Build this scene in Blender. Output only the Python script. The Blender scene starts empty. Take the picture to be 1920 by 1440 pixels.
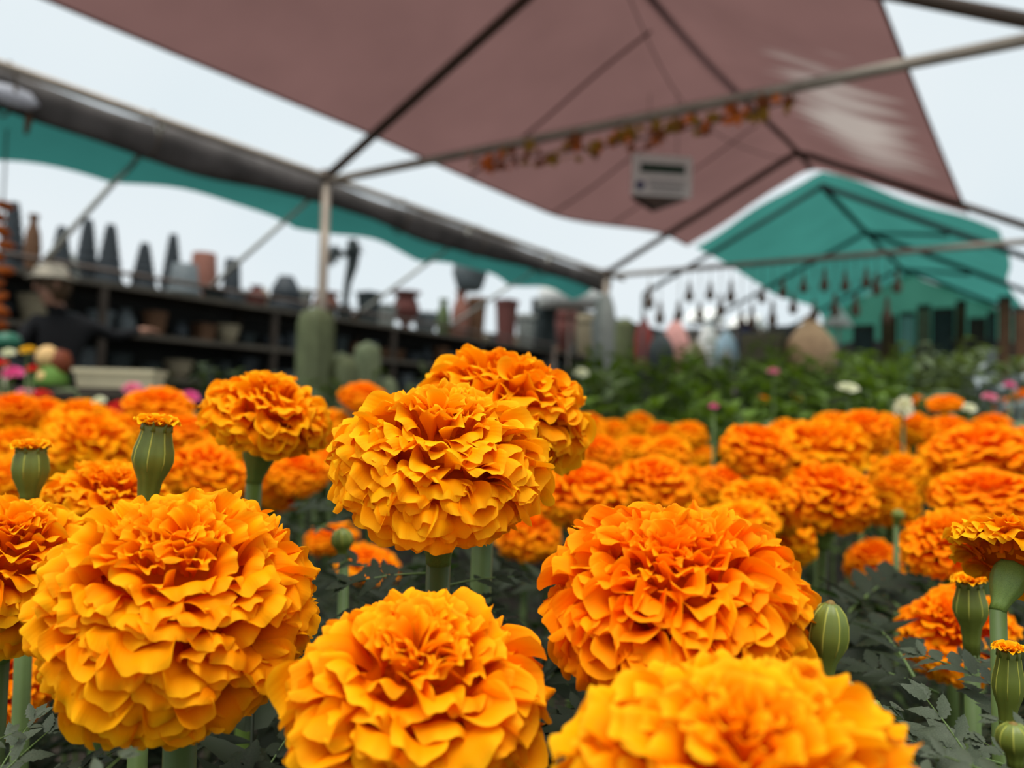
import bpy, math, random
import numpy as np
from mathutils import Vector, Matrix

scene = bpy.context.scene
COL = scene.collection
rnd = random.Random(7)
PI = math.pi

# ------------------------------------------------------------------ camera
F, CX, CY = 1487.0, 960.0, 720.0          # focal length in pixels of the 1920x1440 frame
CAMZ = 0.75
def _n(v): return v / np.linalg.norm(v)
def _d(x, y): return np.array([(x - CX) / F, -(y - CY) / F, -1.0])
_L = _n(_d(1977, 802))                    # vanishing point of the tent's length
_X = _n(-_d(-1212, 709))                  # vanishing point of the tent's width
_X = _n(_X - _L * _X.dot(_L))
_Z = np.cross(_X, _L)
RM = np.array([_X, _L, _Z])               # camera axes -> world axes
CAMP = np.array([0.0, 0.0, CAMZ])
cam = bpy.data.cameras.new('camera')
cam.sensor_width = 36.0
cam.lens = 36.0 * F / 1920.0
cam.clip_start = 0.01
cam.clip_end = 200
cam.dof.use_dof = True
cam.dof.focus_distance = 0.275
cam.dof.aperture_fstop = 8.0
camo = bpy.data.objects.new('camera', cam)
mw = Matrix.Identity(4)
for i in range(3):
    for j in range(3):
        mw[i][j] = RM[i, j]
    mw[i][3] = CAMP[i]
camo.matrix_world = mw
COL.objects.link(camo)
scene.camera = camo

def ray(x, y): return RM @ _d(x, y)
def atD(x, y, D): return Vector(CAMP + ray(x, y) * D)
def atY(x, y, Y): r = ray(x, y); return Vector(CAMP + r * (Y / r[1]))
def atX(x, y, X): r = ray(x, y); return Vector(CAMP + r * (X / r[0]))
def atZ(x, y, Z): r = ray(x, y); return Vector(CAMP + r * ((Z - CAMZ) / r[2]))
def pix(p):
    c = RM.T @ (np.array(p, float) - CAMP)
    return (CX - F * c[0] / c[2], CY + F * c[1] / c[2], -c[2])
CAM_R = Vector(RM[:, 0]); CAM_U = Vector(RM[:, 1]); CAM_B = Vector(RM[:, 2])

# ------------------------------------------------------------------ world, sun, exposure
scene.view_settings.view_transform = 'Standard'
scene.view_settings.look = 'None'
scene.view_settings.gamma = 1.0
scene.view_settings.use_curve_mapping = False
scene.view_settings.exposure = 0.0
w = bpy.data.worlds.new('overcast_sky'); scene.world = w; w.use_nodes = True
nt = w.node_tree; nt.nodes.clear()
wo = nt.nodes.new('ShaderNodeOutputWorld'); bg = nt.nodes.new('ShaderNodeBackground')
tc = nt.nodes.new('ShaderNodeTexCoord'); nz = nt.nodes.new('ShaderNodeTexNoise'); rp = nt.nodes.new('ShaderNodeValToRGB')
nz.inputs['Scale'].default_value = 2.2; nz.inputs['Detail'].default_value = 3
nt.links.new(tc.outputs['Generated'], nz.inputs['Vector'])
nt.links.new(nz.outputs['Fac'], rp.inputs['Fac'])
rp.color_ramp.elements[0].position = 0.3; rp.color_ramp.elements[0].color = (0.74, 0.84, 0.89, 1)
rp.color_ramp.elements[1].position = 0.7; rp.color_ramp.elements[1].color = (0.84, 0.90, 0.93, 1)
nt.links.new(rp.outputs['Color'], bg.inputs['Color'])
bg.inputs['Strength'].default_value = 1.0
nt.links.new(bg.outputs['Background'], wo.inputs['Surface'])
sun = bpy.data.lights.new('hazy_sun', 'SUN')
sun.energy = 3.7; sun.angle = math.radians(45); sun.color = (1.0, 0.97, 0.92)
suno = bpy.data.objects.new('hazy_sun', sun)
suno.rotation_euler = Vector((0.05, -0.22, 0.95)).to_track_quat('Z', 'Y').to_euler()
suno.location = (3, -3, 8)
COL.objects.link(suno)

# ------------------------------------------------------------------ materials
def lin(c):
    return tuple((x / 255 / 12.92) if x / 255 <= 0.04045 else ((x / 255 + 0.055) / 1.055) ** 2.4 for x in c)
def new_mat(name):
    m = bpy.data.materials.new(name); m.use_nodes = True
    t = m.node_tree; t.nodes.clear()
    o = t.nodes.new('ShaderNodeOutputMaterial')
    return m, t, o
def mat(name, rgb, rough=0.7, var=0.12, scale=12.0, bump=0.0, metal=0.0, spec=0.3, trans=0.0, trgb=None):
    m, t, o = new_mat(name)
    b = t.nodes.new('ShaderNodeBsdfPrincipled')
    b.inputs['Roughness'].default_value = rough; b.inputs['Metallic'].default_value = metal
    b.inputs['Specular IOR Level'].default_value = spec
    c = lin(rgb)
    tx = t.nodes.new('ShaderNodeTexCoord'); n = t.nodes.new('ShaderNodeTexNoise'); r = t.nodes.new('ShaderNodeValToRGB')
    n.inputs['Scale'].default_value = scale; n.inputs['Detail'].default_value = 4
    t.links.new(tx.outputs['Object'], n.inputs['Vector']); t.links.new(n.outputs['Fac'], r.inputs['Fac'])
    r.color_ramp.elements[0].position = 0.3; r.color_ramp.elements[1].position = 0.7
    r.color_ramp.elements[0].color = tuple(max(0, x * (1 - var)) for x in c) + (1,)
    r.color_ramp.elements[1].color = tuple(min(1, x * (1 + var)) for x in c) + (1,)
    t.links.new(r.outputs['Color'], b.inputs['Base Color'])
    if bump:
        bp = t.nodes.new('ShaderNodeBump'); bp.inputs['Strength'].default_value = bump; bp.inputs['Distance'].default_value = 0.01
        t.links.new(n.outputs['Fac'], bp.inputs['Height']); t.links.new(bp.outputs['Normal'], b.inputs['Normal'])
    out = b.outputs[0]
    if trans:
        tr = t.nodes.new('ShaderNodeBsdfTranslucent'); mx = t.nodes.new('ShaderNodeMixShader')
        if trgb: tr.inputs['Color'].default_value = lin(trgb) + (1,)
        else: t.links.new(r.outputs['Color'], tr.inputs['Color'])
        mx.inputs[0].default_value = trans
        t.links.new(b.outputs[0], mx.inputs[1]); t.links.new(tr.outputs[0], mx.inputs[2]); out = mx.outputs[0]
    t.links.new(out, o.inputs['Surface'])
    return m

def petal_mat(name, base, tip, rim, trans=0.4):
    m, t, o = new_mat(name)
    at = t.nodes.new('ShaderNodeAttribute'); at.attribute_name = 'along'
    r = t.nodes.new('ShaderNodeValToRGB')
    e = r.color_ramp.elements
    e[0].position = 0.25; e[0].color = base + (1,)
    e[1].position = 0.80; e[1].color = tip + (1,)
    x = e.new(0.97); x.color = rim + (1,)
    t.links.new(at.outputs['Fac'], r.inputs['Fac'])
    oi = t.nodes.new('ShaderNodeObjectInfo'); a2 = t.nodes.new('ShaderNodeAttribute'); a2.attribute_name = 'tint'
    ad = t.nodes.new('ShaderNodeMath'); ad.operation = 'ADD'
    t.links.new(oi.outputs['Random'], ad.inputs[0]); t.links.new(a2.outputs['Fac'], ad.inputs[1])
    fr = t.nodes.new('ShaderNodeMath'); fr.operation = 'FRACT'; t.links.new(ad.outputs[0], fr.inputs[0])
    mr = t.nodes.new('ShaderNodeMapRange'); mr.inputs['To Min'].default_value = 0.492; mr.inputs['To Max'].default_value = 0.507
    t.links.new(fr.outputs[0], mr.inputs['Value'])
    hs = t.nodes.new('ShaderNodeHueSaturation'); t.links.new(mr.outputs[0], hs.inputs['Hue'])
    t.links.new(r.outputs['Color'], hs.inputs['Color'])
    d = t.nodes.new('ShaderNodeBsdfPrincipled'); d.inputs['Roughness'].default_value = 0.6
    d.inputs['Specular IOR Level'].default_value = 0.03
    # fine lengthwise veins
    tx = t.nodes.new('ShaderNodeTexCoord'); wv = t.nodes.new('ShaderNodeTexWave'); wv.bands_direction = 'Y'
    wv.inputs['Scale'].default_value = 4.5; wv.inputs['Distortion'].default_value = 2.0
    t.links.new(tx.outputs['Object'], wv.inputs['Vector'])
    bp = t.nodes.new('ShaderNodeBump'); bp.inputs['Strength'].default_value = 0.05; bp.inputs['Distance'].default_value = 0.02
    t.links.new(wv.outputs['Fac'], bp.inputs['Height']); t.links.new(bp.outputs['Normal'], d.inputs['Normal'])
    t.links.new(hs.outputs['Color'], d.inputs['Base Color'])
    tr = t.nodes.new('ShaderNodeBsdfTranslucent'); t.links.new(hs.outputs['Color'], tr.inputs['Color'])
    mx = t.nodes.new('ShaderNodeMixShader'); mx.inputs[0].default_value = trans
    t.links.new(d.outputs[0], mx.inputs[1]); t.links.new(tr.outputs[0], mx.inputs[2])
    t.links.new(mx.outputs[0], o.inputs['Surface'])
    return m

M = {}
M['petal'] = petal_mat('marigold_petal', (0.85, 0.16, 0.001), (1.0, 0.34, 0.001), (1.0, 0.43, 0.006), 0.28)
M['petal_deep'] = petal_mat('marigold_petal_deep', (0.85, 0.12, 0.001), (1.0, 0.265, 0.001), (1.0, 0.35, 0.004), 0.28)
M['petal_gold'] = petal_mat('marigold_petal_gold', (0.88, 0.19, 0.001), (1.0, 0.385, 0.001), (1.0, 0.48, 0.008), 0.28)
M['core'] = mat('marigold_core', (196, 78, 0), 0.9, spec=0.0)
M['calyx'] = mat('calyx_green', (104, 128, 54), 0.45, 0.25, 60, 0.0, spec=0.4)
M['calyx_rib'] = mat('calyx_rib', (176, 176, 74), 0.5, 0.1)
M['bud'] = mat('bud_green', (104, 116, 42), 0.4, 0.3, 50, spec=0.4)
M['bud_tip'] = mat('bud_tip_brown', (120, 96, 40), 0.6)
M['stem'] = mat('stem_green', (84, 104, 52), 0.5, 0.2, 40)
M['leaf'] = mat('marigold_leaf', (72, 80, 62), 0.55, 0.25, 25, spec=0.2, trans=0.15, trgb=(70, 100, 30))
M['leaf_dark'] = mat('marigold_leaf_shaded', (37, 44, 28), 0.6, 0.3, 20, spec=0.15, trans=0.15, trgb=(60, 90, 25))  # same leaf, with the shade under and between blooms put into its colour
M['soil'] = mat('soil', (46, 38, 30), 0.95, 0.35, 8, 0.6)
M['pipe'] = mat('tent_pipe', (160, 148, 134), 0.55, 0.2, 6, metal=0.3)
M['pipe_dark'] = mat('tent_pipe_dark', (84, 70, 60), 0.6, 0.2, 6)
M['grey_cloth'] = mat('grey_shade_cloth', (92, 88, 86), 0.9, 0.35, 5, 0.4)
M['bag_grey'] = mat('grey_plastic_bag', (190, 192, 200), 0.5, 0.1)
M['black_pot'] = mat('black_plastic', (52, 58, 62), 0.5, 0.2, 8)
M['grey_pot'] = mat('grey_plastic', (104, 112, 114), 0.6, 0.2, 8)
M['pale_pot'] = mat('pale_ceramic', (140, 144, 138), 0.5, 0.1, 8)
M['beige_pot'] = mat('beige_clay', (150, 138, 112), 0.8, 0.15, 8)
M['terracotta'] = mat('terracotta', (138, 92, 78), 0.85, 0.15, 8)
M['red_clay'] = mat('red_clay', (104, 60, 54), 0.8, 0.15, 8)
M['brown'] = mat('brown_wood', (104, 74, 52), 0.8, 0.25, 6)
M['dark_wood'] = mat('dark_wood', (62, 54, 46), 0.85, 0.25, 6)
M['shelf'] = mat('weathered_shelf', (84, 78, 68), 0.85, 0.25, 6)
M['backdrop_dark'] = mat('dark_backdrop', (44, 44, 42), 0.95, 0.25, 3)  # dark fill for the added backdrop walls and rack back panel
M['white'] = mat('white_paint', (226, 226, 220), 0.6, 0.04)
M['sign_grey'] = mat('sign_grey', (150, 150, 148), 0.6, 0.03)
M['sign_green'] = mat('sign_green', (42, 66, 50), 0.6, 0.05)
M['sign_blue'] = mat('sign_blue', (70, 72, 112), 0.6, 0.05)
M['cream'] = mat('cream_plastic', (206, 194, 160), 0.6, 0.08, 10)
M['black_cloth'] = mat('black_cloth', (22, 22, 24), 0.9, 0.2, 20)
M['skin'] = mat('skin', (170, 126, 104), 0.6, 0.05)
M['hair'] = mat('hair_brown', (86, 66, 46), 0.7, 0.2, 40)
M['hat'] = mat('hat_grey', (150, 142, 126), 0.85, 0.1)
M['pink'] = petal_mat('pink_petal', (0.55, 0.03, 0.15), (0.85, 0.10, 0.32), (0.9, 0.2, 0.42), 0.3)
M['pale_pink'] = petal_mat('pale_pink_petal', (0.7, 0.12, 0.2), (0.85, 0.25, 0.38), (0.9, 0.35, 0.5), 0.3)
M['red'] = petal_mat('red_petal', (0.5, 0.01, 0.01), (0.75, 0.03, 0.02), (0.8, 0.06, 0.03), 0.3)
M['yellow'] = petal_mat('yellow_petal', (0.8, 0.4, 0.01), (0.9, 0.55, 0.03), (0.9, 0.6, 0.05), 0.3)
M['cream_petal'] = petal_mat('cream_petal', (0.7, 0.7, 0.4), (0.85, 0.85, 0.6), (0.9, 0.9, 0.7), 0.3)
M['green_leaf'] = mat('fresh_green_leaf', (98, 126, 46), 0.5, 0.35, 6, trans=0.3, trgb=(110, 140, 30))
M['olive_leaf'] = mat('olive_leaf', (100, 116, 76), 0.55, 0.3, 6, trans=0.25, trgb=(110, 130, 50))
M['silver_leaf'] = mat('silver_leaf', (138, 148, 148), 0.7, 0.15, 8, trans=0.1)
M['cactus'] = mat('cactus', (112, 120, 84), 0.7, 0.2, 10)
M['cactus_pale'] = mat('cactus_pale', (130, 140, 104), 0.7, 0.2, 10)
M['jute'] = mat('jute', (196, 164, 128), 0.9, 0.2, 14, 0.5)
M['olive_box'] = mat('olive_painted_board', (98, 96, 74), 0.8, 0.2, 5)
M['blue_bag'] = mat('pale_blue_bag', (170, 200, 214), 0.4, 0.15, 6)
M['navy'] = mat('navy_cloth', (44, 50, 82), 0.8, 0.2, 6)
M['red_cloth'] = mat('red_cloth', (126, 50, 44), 0.8, 0.2, 6)
M['pink_cloth'] = mat('pink_cloth', (206, 150, 142), 0.8, 0.1, 6)
M['gourd'] = mat('dried_gourd', (104, 84, 66), 0.7, 0.3, 18)
M['cord'] = mat('cord', (84, 74, 64), 0.9)
M['leaf_orange'] = mat('autumn_leaf_orange', (214, 112, 40), 0.7, 0.2, 8, trans=0.3)
M['leaf_olive'] = mat('autumn_leaf_olive', (150, 112, 30), 0.7, 0.2, 8, trans=0.3)
M['leaf_brown'] = mat('autumn_leaf_brown', (132, 72, 36), 0.7, 0.2, 8, trans=0.3)
M['glass_teal'] = mat('pale_teal_panel', (150, 190, 184), 0.4, 0.08, 4)
M['charcoal'] = mat('charcoal', (52, 60, 60), 0.7, 0.2, 6)
M['fig_tan'] = mat('figure_tan', (218, 178, 118), 0.7, 0.08)
M['fig_brown'] = mat('figure_brown', (112, 52, 26), 0.7, 0.1)
M['fig_green'] = mat('figure_green', (92, 128, 50), 0.7, 0.15)
M['teal_glaze'] = mat('teal_glaze', (52, 112, 88), 0.35, 0.1)

def fabric_mat(name, rgb, trgb, trans, weave=90.0, wear=None):
    m, t, o = new_mat(name)
    tx = t.nodes.new('ShaderNodeTexCoord')
    n = t.nodes.new('ShaderNodeTexNoise'); n.inputs['Scale'].default_value = 1.6; n.inputs['Detail'].default_value = 6
    t.links.new(tx.outputs['Object'], n.inputs['Vector'])
    def ramp(c, k):
        r = t.nodes.new('ShaderNodeValToRGB')
        r.color_ramp.elements[0].position = 0.3; r.color_ramp.elements[1].position = 0.7
        r.color_ramp.elements[0].color = tuple(x * (1 - k) for x in c) + (1,)
        r.color_ramp.elements[1].color = tuple(min(1, x * (1 + k)) for x in c) + (1,)
        t.links.new(n.outputs['Fac'], r.inputs['Fac']); return r.outputs['Color']
    c1, c2 = ramp(lin(rgb), 0.08), ramp(lin(trgb), 0.08)
    d = t.nodes.new('ShaderNodeBsdfDiffuse'); tr = t.nodes.new('ShaderNodeBsdfTranslucent')
    if wear:
        # threadbare patch: long streaks where the cloth is worn thin
        wn = t.nodes.new('ShaderNodeTexNoise'); wn.inputs['Scale'].default_value = 1.0; wn.inputs['Detail'].default_value = 5
        mp = t.nodes.new('ShaderNodeMapping'); mp.inputs['Scale'].default_value = (1.2, 7.0, 1.0)
        mp.inputs['Rotation'].default_value = (0, 0, 0.3)
        t.links.new(tx.outputs['Object'], mp.inputs['Vector']); t.links.new(mp.outputs[0], wn.inputs['Vector'])
        sx = t.nodes.new('ShaderNodeVectorMath'); sx.operation = 'SUBTRACT'; sx.inputs[1].default_value = wear
        t.links.new(tx.outputs['Object'], sx.inputs[0])
        sc = t.nodes.new('ShaderNodeVectorMath'); sc.operation = 'MULTIPLY'; sc.inputs[1].default_value = (2.1, 0.62, 0.0)
        t.links.new(sx.outputs[0], sc.inputs[0])
        ln = t.nodes.new('ShaderNodeVectorMath'); ln.operation = 'LENGTH'; t.links.new(sc.outputs[0], ln.inputs[0])
        ma = t.nodes.new('ShaderNodeMath'); ma.operation = 'MULTIPLY_ADD'; ma.inputs[1].default_value = -0.55; ma.inputs[2].default_value = 0.62
        t.links.new(ln.outputs['Value'], ma.inputs[0])
        su = t.nodes.new('ShaderNodeMath'); su.operation = 'ADD'; t.links.new(ma.outputs[0], su.inputs[0]); t.links.new(wn.outputs['Fac'], su.inputs[1])
        mr = t.nodes.new('ShaderNodeMapRange'); mr.inputs['From Min'].default_value = 0.62; mr.inputs['From Max'].default_value = 0.98
        mr.inputs['To Max'].default_value = 0.6
        t.links.new(su.outputs[0], mr.inputs['Value'])
        for col_in, node in ((c1, d), (c2, tr)):
            mc = t.nodes.new('ShaderNodeMix'); mc.data_type = 'RGBA'
            t.links.new(mr.outputs[0], mc.inputs['Factor']); t.links.new(col_in, mc.inputs['A'])
            mc.inputs['B'].default_value = (0.46, 0.42, 0.38, 1)
            t.links.new(mc.outputs['Result'], node.inputs['Color'])
    else:
        t.links.new(c1, d.inputs['Color']); t.links.new(c2, tr.inputs['Color'])
    mx = t.nodes.new('ShaderNodeMixShader'); mx.inputs[0].default_value = trans
    t.links.new(d.outputs[0], mx.inputs[1]); t.links.new(tr.outputs[0], mx.inputs[2])
    t.links.new(mx.outputs[0], o.inputs['Surface'])
    return m
M['red_fabric'] = fabric_mat('faded_maroon_fabric', (100, 73, 70), (107, 79, 76), 0.72, wear=(-1.25, 6.3, 0))
M['teal_fabric'] = fabric_mat('teal_fabric', (40, 92, 86), (54, 116, 107), 0.7)
M['teal_lean'] = fabric_mat('dark_teal_fabric', (32, 76, 72), (42, 96, 91), 0.7)
M['pipe_pale'] = mat('sky_washed_pipe', (206, 206, 194), 0.5, 0.1, 6)  # pipe colour lightened to carry the sky glare that blurs over thin rafters
M['teal_light'] = fabric_mat('light_teal_fabric', (74, 150, 128), (100, 178, 150), 0.75)

# ------------------------------------------------------------------ mesh helpers
class MB:
    def __init__(s): s.v = []; s.f = []; s.a = []; s.t = []; s.m = []
    def add(s, vs, fs, mi=0):
        k = len(s.v); s.v += [tuple(p) for p in vs]; s.f += [tuple(i + k for i in f) for f in fs]; s.m += [mi] * len(fs); return k
    def box(s, c, size, rot=None):
        x, y, z = (q / 2 for q in size)
        vs = [Vector((a, b, d)) for a in (-x, x) for b in (-y, y) for d in (-z, z)]
        if rot: vs = [rot @ v for v in vs]
        c = Vector(c)
        s.add([v + c for v in vs], [(0, 1, 3, 2), (4, 6, 7, 5), (0, 4, 5, 1), (2, 3, 7, 6), (0, 2, 6, 4), (1, 5, 7, 3)]); return s
    def tube(s, pts, rad, n=8, caps=True):
        pts = [Vector(p) for p in pts]
        rr = rad if isinstance(rad, (list, tuple)) else [rad] * len(pts)
        up = None; rings = []
        for i, p in enumerate(pts):
            t = (pts[min(i + 1, len(pts) - 1)] - pts[max(i - 1, 0)]).normalized()
            if up is None or abs(up.dot(t)) > 0.95:
                up = Vector((0, 0, 1)) if abs(t.z) < 0.9 else Vector((1, 0, 0))
            a = t.cross(up).normalized(); b = a.cross(t); up = b
            rings.append([p + (a * math.cos(2 * PI * k / n) + b * math.sin(2 * PI * k / n)) * rr[i] for k in range(n)])
        vs = [v for r in rings for v in r]
        fs = [(i * n + k, i * n + (k + 1) % n, (i + 1) * n + (k + 1) % n, (i + 1) * n + k) for i in range(len(pts) - 1) for k in range(n)]
        if caps:
            fs += [tuple(range(n - 1, -1, -1)), tuple((len(pts) - 1) * n + k for k in range(n))]
        s.add(vs, fs); return s
    def lathe(s, prof, n=16, c=(0, 0, 0), ribs=0, ramp=0.0, caps=True):
        vs = []; c = Vector(c)
        for (r, z) in prof:
            for k in range(n):
                a = 2 * PI * k / n
                q = r * (1 + ramp * math.cos(a * ribs)) if ribs else r
                vs.append(c + Vector((q * math.cos(a), q * math.sin(a), z)))
        m = len(prof)
        fs = [(i * n + k, i * n + (k + 1) % n, (i + 1) * n + (k + 1) % n, (i + 1) * n + k) for i in range(m - 1) for k in range(n)]
        if caps:
            fs += [tuple(range(n - 1, -1, -1)), tuple((m - 1) * n + k for k in range(n))]
        s.add(vs, fs); return s
    def mesh(s, name, mats, smooth=True, along=None, tint=None):
        me = bpy.data.meshes.new(name)
        me.from_pydata(s.v, [], s.f)
        for m in (mats if isinstance(mats, (list, tuple)) else [mats]): me.materials.append(m)
        if any(s.m): me.polygons.foreach_set('material_index', s.m)
        if smooth: me.polygons.foreach_set('use_smooth', [True] * len(me.polygons))
        if along is not None:
            me.attributes.new('along', 'FLOAT', 'POINT').data.foreach_set('value', along)
        if tint is not None:
            me.attributes.new('tint', 'FLOAT', 'POINT').data.foreach_set('value', tint)
        me.update()
        return me
    def obj(s, name, m, parent=None, smooth=True, **k):
        return link(name, s.mesh(name, m, smooth, **k), parent)

def link(name, me, parent=None, matrix=None):
    o = bpy.data.objects.new(name, me); COL.objects.link(o)
    if parent: o.parent = parent
    if matrix is not None: o.matrix_local = matrix
    return o
def tag(o, label, cat, group=None, kind=None):
    o['label'] = label
    if cat: o['category'] = cat
    if group: o['group'] = group
    if kind: o['kind'] = kind
    return o
def thing(name, loc, label, cat, group=None, rz=0.0, kind=None):
    o = bpy.data.objects.new(name, None); COL.objects.link(o)
    o.empty_display_size = 0.05
    o.location = loc; o.rotation_euler = (0, 0, rz)
    return tag(o, label, cat, group, kind)
def one(name, mb, m, label, cat, loc=(0, 0, 0), group=None, smooth=True, rz=0.0, kind=None):
    o = mb.obj(name, m, None, smooth); o.location = loc; o.rotation_euler = (0, 0, rz)
    return tag(o, label, cat, group, kind)
def struct(name, mb, m, label=None, smooth=False, parent=None):
    o = mb.obj(name, m, parent, smooth)
    if parent is None: o['kind'] = 'structure'
    if label: o['label'] = label
    return o
# ------------------------------------------------------------------ the setting
gmb = MB()
gmb.add([(-30, -8, 0), (14, -8, 0), (14, 40, 0), (-30, 40, 0)], [(0, 1, 2, 3)])
struct('ground', gmb, M['soil'], 'dark bare soil under the plants')
wl = MB().box((-7.35, 8.0, 0.8), (0.05, 21.0, 1.6)); wl.box((-7.35, 14.9, 1.35), (0.06, 7.2, 2.7)); struct('wall_left', wl, M['backdrop_dark'], 'low dark backdrop added behind the pot racks to hide the bright horizon')  # dark screens added to keep bright sky out of the gaps
wb = MB().box((-2.0, 18.4, 1.45), (14.0, 0.05, 2.9)); struct('wall_back', wb, M['backdrop_dark'], 'dark backdrop added at the far end to hide the bright horizon')

XL, XC, XR, ZE, ZA = -4.2, -2.1, 0.0, 2.35, 3.40
Y1, Y2 = 3.77, 7.95
SL = (ZA - ZE) / (XC - XL)
def roof_z(x): return ZE + SL * (x - XL) if x < XC else ZE + SL * (XR - x)
def pipe(name, a, b, r, parent, m='pipe', n=10):
    return MB().tube([a, b], r, n).obj(name, M[m], parent)
def tent_frame(Y, label):
    t = thing('tent_frame', (0, Y, 0), label, 'tent frame', 'gable frames of the maroon tent')
    for x in (XL, XR):
        pipe('post', (x, 0, 0), (x, 0, ZE), 0.034, t)
        MB().box((x, 0, 0.01), (0.16, 0.16, 0.02)).obj('base_plate', M['pipe'], t, False)
    pipe('rafter', (XL, 0, ZE), (XC, 0, ZA), 0.032, t, 'pipe_dark')
    pipe('rafter', (XC, 0, ZA), (XR, 0, ZE), 0.032, t, 'pipe_dark')
    pipe('tie_beam', (XL, 0, ZE - 0.03), (XR, 0, ZE - 0.03), 0.027, t)
    for x, z in ((XL, ZE), (XC, ZA), (XR, ZE)):
        MB().lathe([(0.0, -0.05), (0.042, -0.045), (0.042, 0.045), (0.0, 0.05)], 12, (x, 0, z)).obj('joint', M['pipe_dark'], t)
    return t
tent_frame(Y1, 'pipe gable frame whose tie beam carries the leaf garland')
tent_frame(Y2, 'pipe gable frame whose tie beam carries the hanging gourds')
one('ridge_pole', MB().tube([(XC, 1.2, ZA), (XC, 8.5, ZA)], 0.028, 10), M['pipe_dark'], 'dark pipe running along the peak of the maroon canopy', 'pole')
one('eave_pole', MB().tube([(XL, 0.8, ZE), (XL, 8.4, ZE)], 0.024, 10), M['pipe'], 'thin pipe running along the tent eave above the grey cloth', 'pole')

def sheet(name, fn, nu, nv, m, parent=None):
    mb = MB()
    vs = [fn(i / nu, j / nv) for j in range(nv + 1) for i in range(nu + 1)]
    fs = [(j * (nu + 1) + i, j * (nu + 1) + i + 1, (j + 1) * (nu + 1) + i + 1, (j + 1) * (nu + 1) + i) for j in range(nv) for i in range(nu)]
    mb.add(vs, fs)
    return mb.obj(name, m, parent)
def sst(a, b, x):
    t = min(1, max(0, (x - a) / (b - a))); return t * t * (3 - 2 * t)
def canopy_pt(u, v):
    yl, yr = 1.2 + v * 7.42, 1.2 + v * 7.2
    y = yl + (yr - yl) * u
    xl = -3.8 + 0.30 * sst(6.0, 8.2, y)
    xr = -0.68
    x = xl + (xr - xl) * u
    z = roof_z(x) + 0.035
    if abs(x - XC) < 0.12: z -= (0.12 - abs(x - XC)) * 0.28
    span = (y - Y1) / (Y2 - Y1)
    edge = min(1, min(x - xl, xr - x) / 0.5)
    z -= 0.05 * abs(math.sin(PI * span)) * (0.35 + 0.65 * edge)
    z += 0.012 * math.sin(x * 5.0 + y * 1.7) * edge
    return (x, y, z)
can = thing('maroon_canopy', (0, 0, 0), 'faded maroon shade cloth stretched over the tent roof', 'canopy')
sheet('cloth', canopy_pt, 44, 60, M['red_fabric'], can)
for yy in (4.85, 6.1, 7.0):
    mb = MB(); pts = []
    v = (yy - 1.2) / 7.42
    for i in range(21):
        for dv in (-0.0022, 0.0022):
            p = canopy_pt(i / 40.0, v + dv); pts.append((p[0], p[1], p[2] - 0.006))
    mb.add(pts, [(2 * i, 2 * i + 1, 2 * i + 3, 2 * i + 2) for i in range(20)])
    mb.obj('seam', M['red_fabric'], can)
for side in (0, 1):
    pts = [Vector(canopy_pt(side, j / 60)) for j in range(61)]
    MB().tube(pts, 0.009, 6).obj('hem', M['red_fabric'], can)

# lean-to of teal cloth on the far side of the eave
def lean_z(x): return ZE - 0.02 + SL * (x - XL)
def lean_edge(y):
    e = -4.74 + 0.10 * abs(math.sin(PI * (y - 2.55) / 1.42)) - 0.34 * (1 - sst(1.3, 2.6, y))
    return e
lean = thing('teal_lean_to_canopy', (0, 0, 0), 'teal shade cloth strip with a wavy lower edge below the tent eave', 'canopy')
sheet('cloth', lambda u, v: ((lambda y: ((lambda x: (x, y, lean_z(x) + 0.02 - 0.03 * math.sin(PI * u) + 0.01 * math.sin(7 * y)))(XL - 0.16 + (lean_edge(y) - XL + 0.16) * u)))(0.9 + v * 7.2)), 8, 80, M['teal_lean'], lean)
for i, y in enumerate((2.55, 3.80, 5.45, 6.8)):
    t = thing('lean_to_rafter', (-4.22, y, 0), 'thin pale rafter sloping down behind the teal lean-to cloth', 'rafter', 'sloping rafters of the teal lean-to')
    pipe('pole', (0, 0, ZE - 0.03), (-1.28, 0, lean_z(-5.5)), 0.017, t, 'pipe_pale')
pu = thing('purlin_pole', (-5.5, 0, 0), 'dark low pole carrying the feet of the lean-to rafters', 'pole')
pipe('rail', (0, 0.6, lean_z(-5.5) - 0.02), (0, 9.0, lean_z(-5.5) - 0.02), 0.016, pu, 'pipe_dark')
for y in (0.6, 9.0): pipe('post', (0, y, 0), (0, y, lean_z(-5.5) - 0.02), 0.02, pu, 'pipe_dark')
# rolled shade cloth hanging along the eave
mb = MB(); n = 12; J = 70; vs = []
rr = random.Random(3)
ph = [rr.uniform(0, 6) for _ in range(6)]
for j in range(J + 1):
    y = 0.9 + j / J * 7.3
    sag = 0.035 * abs(math.sin(PI * (y - 3.77) / 2.1))
    hgt = 0.098 + 0.018 * math.sin(y * 2.3 + ph[0]) + 0.008 * math.sin(y * 6.1 + ph[1])
    for k in range(n):
        a = 2 * PI * k / n
        q = 1 + 0.12 * math.sin(3 * a + y * 2 + ph[2])
        vs.append((XL - 0.105 + 0.05 * q * math.cos(a), y, ZE - 0.075 - sag * 0.6 + hgt * q * math.sin(a)))
mb.add(vs, [(j * n + k, j * n + (k + 1) % n, (j + 1) * n + (k + 1) % n, (j + 1) * n + k) for j in range(J) for k in range(n)] + [tuple(range(n)), tuple(J * n + k for k in range(n))])
ro = thing('rolled_shade_cloth', (0, 0, 0), 'grey shade cloth rolled up and tied along the tent eave', 'cloth roll')
mb.obj('roll', M['grey_cloth'], ro)
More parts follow.
